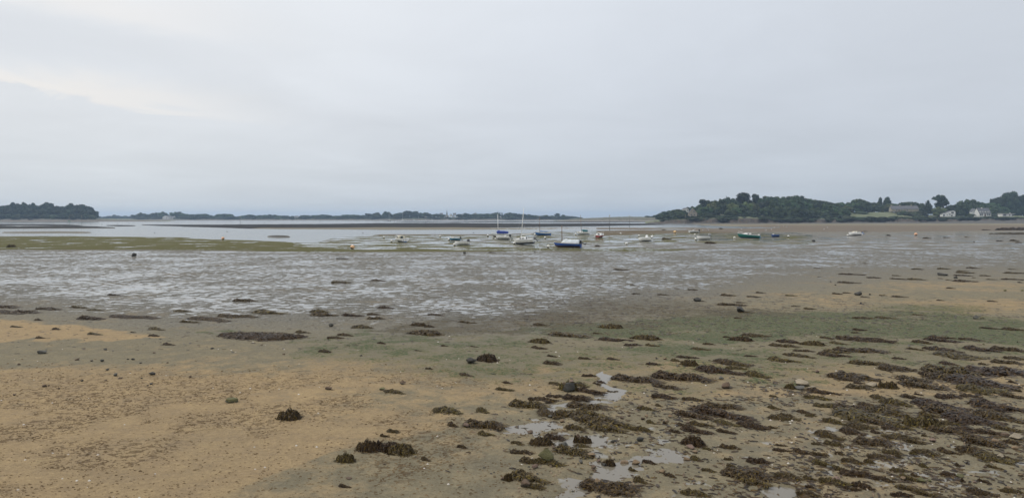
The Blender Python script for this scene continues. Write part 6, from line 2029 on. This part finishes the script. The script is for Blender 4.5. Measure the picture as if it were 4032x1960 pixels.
def shells():
    r = np.random.default_rng(6)
    pts = scatter(330, lambda px, py, x, y: np.clip(0.25 * sm(py, 1280, 1420) + 0.6 * sm(px, 2300, 3200) * sm(py, 1350, 1600), 0, 1), 11)
    zz = zgs(pts)
    V, F = [], []
    for (x, y), z in zip(pts, zz):
        s = r.uniform(0.009, 0.022) * (1 + y / 40)
        o = len(V)
        a = r.uniform(0, 6.28)
        V.append((x, y, z + s * 0.9))
        for k in range(7):
            w = a + k * 0.8976
            V.append((x + s * (1.2 if k < 4 else 0.8) * math.cos(w), y + s * math.sin(w), z))
        F += [(o, o + 1 + k, o + 1 + (k + 1) % 7) for k in range(7)]
    stuff_mesh('shell_fragments', V, F, pmat('bleached_shell', (0.62, 0.58, 0.52), 0.5, (0.48, 0.42, 0.36), 2))


def worm_casts():
    r = np.random.default_rng(14)

    def den(px, py, x, y):
        c = ground_fields(x, y)[8]
        left = np.clip(c, 0, 1) * (0.25 + 0.75 * sm(fbm(x / 0.7, y / 0.7, 97, 3), 0.35, 0.65))
        return np.clip(left + 0.035 * sm(py, 1380, 1480) + 0.16 * sm(py, 1700, 1800) * sm(px, 2600, 1500), 0, 1)
    pts = scatter(18000, den, 15)
    zz = zgs(pts)
    n = len(pts)
    k = 6
    a0 = r.normal(0.05, 0.45, n)
    L_ = r.uniform(0.010, 0.034, n) * (1 + pts[:, 1] / 50); W_ = L_ * r.uniform(0.3, 0.65, n); H_ = L_ * r.uniform(0.25, 0.55, n)
    V = np.zeros((n, k + 2, 3))
    for i in range(k):
        w = i * 2 * math.pi / k
        rr = r.uniform(0.75, 1.25, n)
        lx, ly = L_ * rr * math.cos(w), W_ * rr * math.sin(w)
        V[:, i] = np.stack([pts[:, 0] + lx * np.cos(a0) - ly * np.sin(a0), pts[:, 1] + lx * np.sin(a0) + ly * np.cos(a0), zz - 0.006], 1)
    for j, sg in ((0, -0.4), (1, 0.35)):
        lx = L_ * sg * r.uniform(0.6, 1.3, n)
        V[:, k + j] = np.stack([pts[:, 0] + lx * np.cos(a0), pts[:, 1] + lx * np.sin(a0), zz + H_ * r.uniform(0.7, 1.1, n)], 1)
    f = np.array([[0, 1, k + 1], [5, 0, k + 1], [1, 2, k], [1, k, k + 1], [2, 3, k], [3, 4, k], [4, 5, k], [5, k + 1, k]])
    F = (np.arange(n)[:, None, None] * (k + 2) + f[None]).reshape(-1, 3)
    stuff_mesh('worm_casts', V.reshape(-1, 3).tolist(), F.tolist(), pmat('wet_sand_cast', (0.125, 0.085, 0.045), 0.8, (0.215, 0.155, 0.085), 1.3, bump=0.3, bscale=40, spec=0.2))


worm_casts()
frond_litter()
pebbles()
shells()

# gulls resting on the far brown mud
gullm = pmat('gull_white', (0.68, 0.68, 0.66), 0.8, (0.5, 0.5, 0.5), 6)
gullg = pmat('gull_grey', (0.26, 0.27, 0.29), 0.8, (0.33, 0.34, 0.36), 6)
GU = [(2785, 903), (2788, 909), (2768, 909), (2920, 905), (3058, 887.5), (3066, 888.5), (3050, 896), (3038, 905.5), (3015, 909), (3086, 892), (3100, 888), (3098, 896), (3244, 905), (3258, 898)]
bmz = MB(); bmz.sup((0, 0, 0.20), (0.26, 0.11, 0.11), 1.0, 10, 6); bmz.sup((0.22, 0, 0.34), (0.075, 0.06, 0.07), 1.0, 8, 5); bmz.tube([(0.17, 0, 0.24), (0.21, 0, 0.34)], 0.05, 6)
gb_ = bmz.mesh('body', True); gb_.materials.append(gullm)
wz = MB(); wz.sup((-0.08, 0.075, 0.23), (0.27, 0.05, 0.075), 1.0, 8, 5); wz.sup((-0.08, -0.075, 0.23), (0.27, 0.05, 0.075), 1.0, 8, 5); gw_ = wz.mesh('wings', True); gw_.materials.append(gullg)
lz = MB(); lz.tube([(0, 0.04, 0), (0, 0.04, 0.12)], 0.012, 4); lz.tube([(0, -0.04, 0), (0, -0.04, 0.12)], 0.012, 4); lz.tube([(0.28, 0, 0.34), (0.36, 0, 0.325)], [0.02, 0.008], 5); gl_ = lz.mesh('legs_and_bill'); gl_.materials.append(pmat('yellow_bill', (0.5, 0.32, 0.06), 0.5))
for i, (px, py) in enumerate(sorted(GU)):
    g = G(px, py)
    t = thing('gull', 'resting white gull on the far brown mud, %s' % ordl(i), 'gull', (g.x, g.y, zg(g.x, g.y)), prand.uniform(0, 6.28), 'gulls on the mud', scale=(1.25, 1.25, 1.25))
    link('body', gb_, None, t); link('wings', gw_, None, t); link('legs_and_bill', gl_, None, t)

# ------------------------------------------------------------------ haze
hz = MB().box((0, 2780, 19.5), (8800, 5700, 45)).mesh('haze')
hm = bpy.data.materials.new('haze')
hm.use_nodes = True
tt_ = hm.node_tree
tt_.nodes.clear()
pv = nd(tt_, 'ShaderNodeVolumePrincipled', inp={'Color': (0.55, 0.74, 1.0, 1), 'Density': 0.00019, 'Anisotropy': 0.25})
ho = nd(tt_, 'ShaderNodeOutputMaterial')
tt_.links.new(pv.outputs[0], ho.inputs['Volume'])
hz.materials.append(hm)
tag(link('haze', hz), kind='stuff')
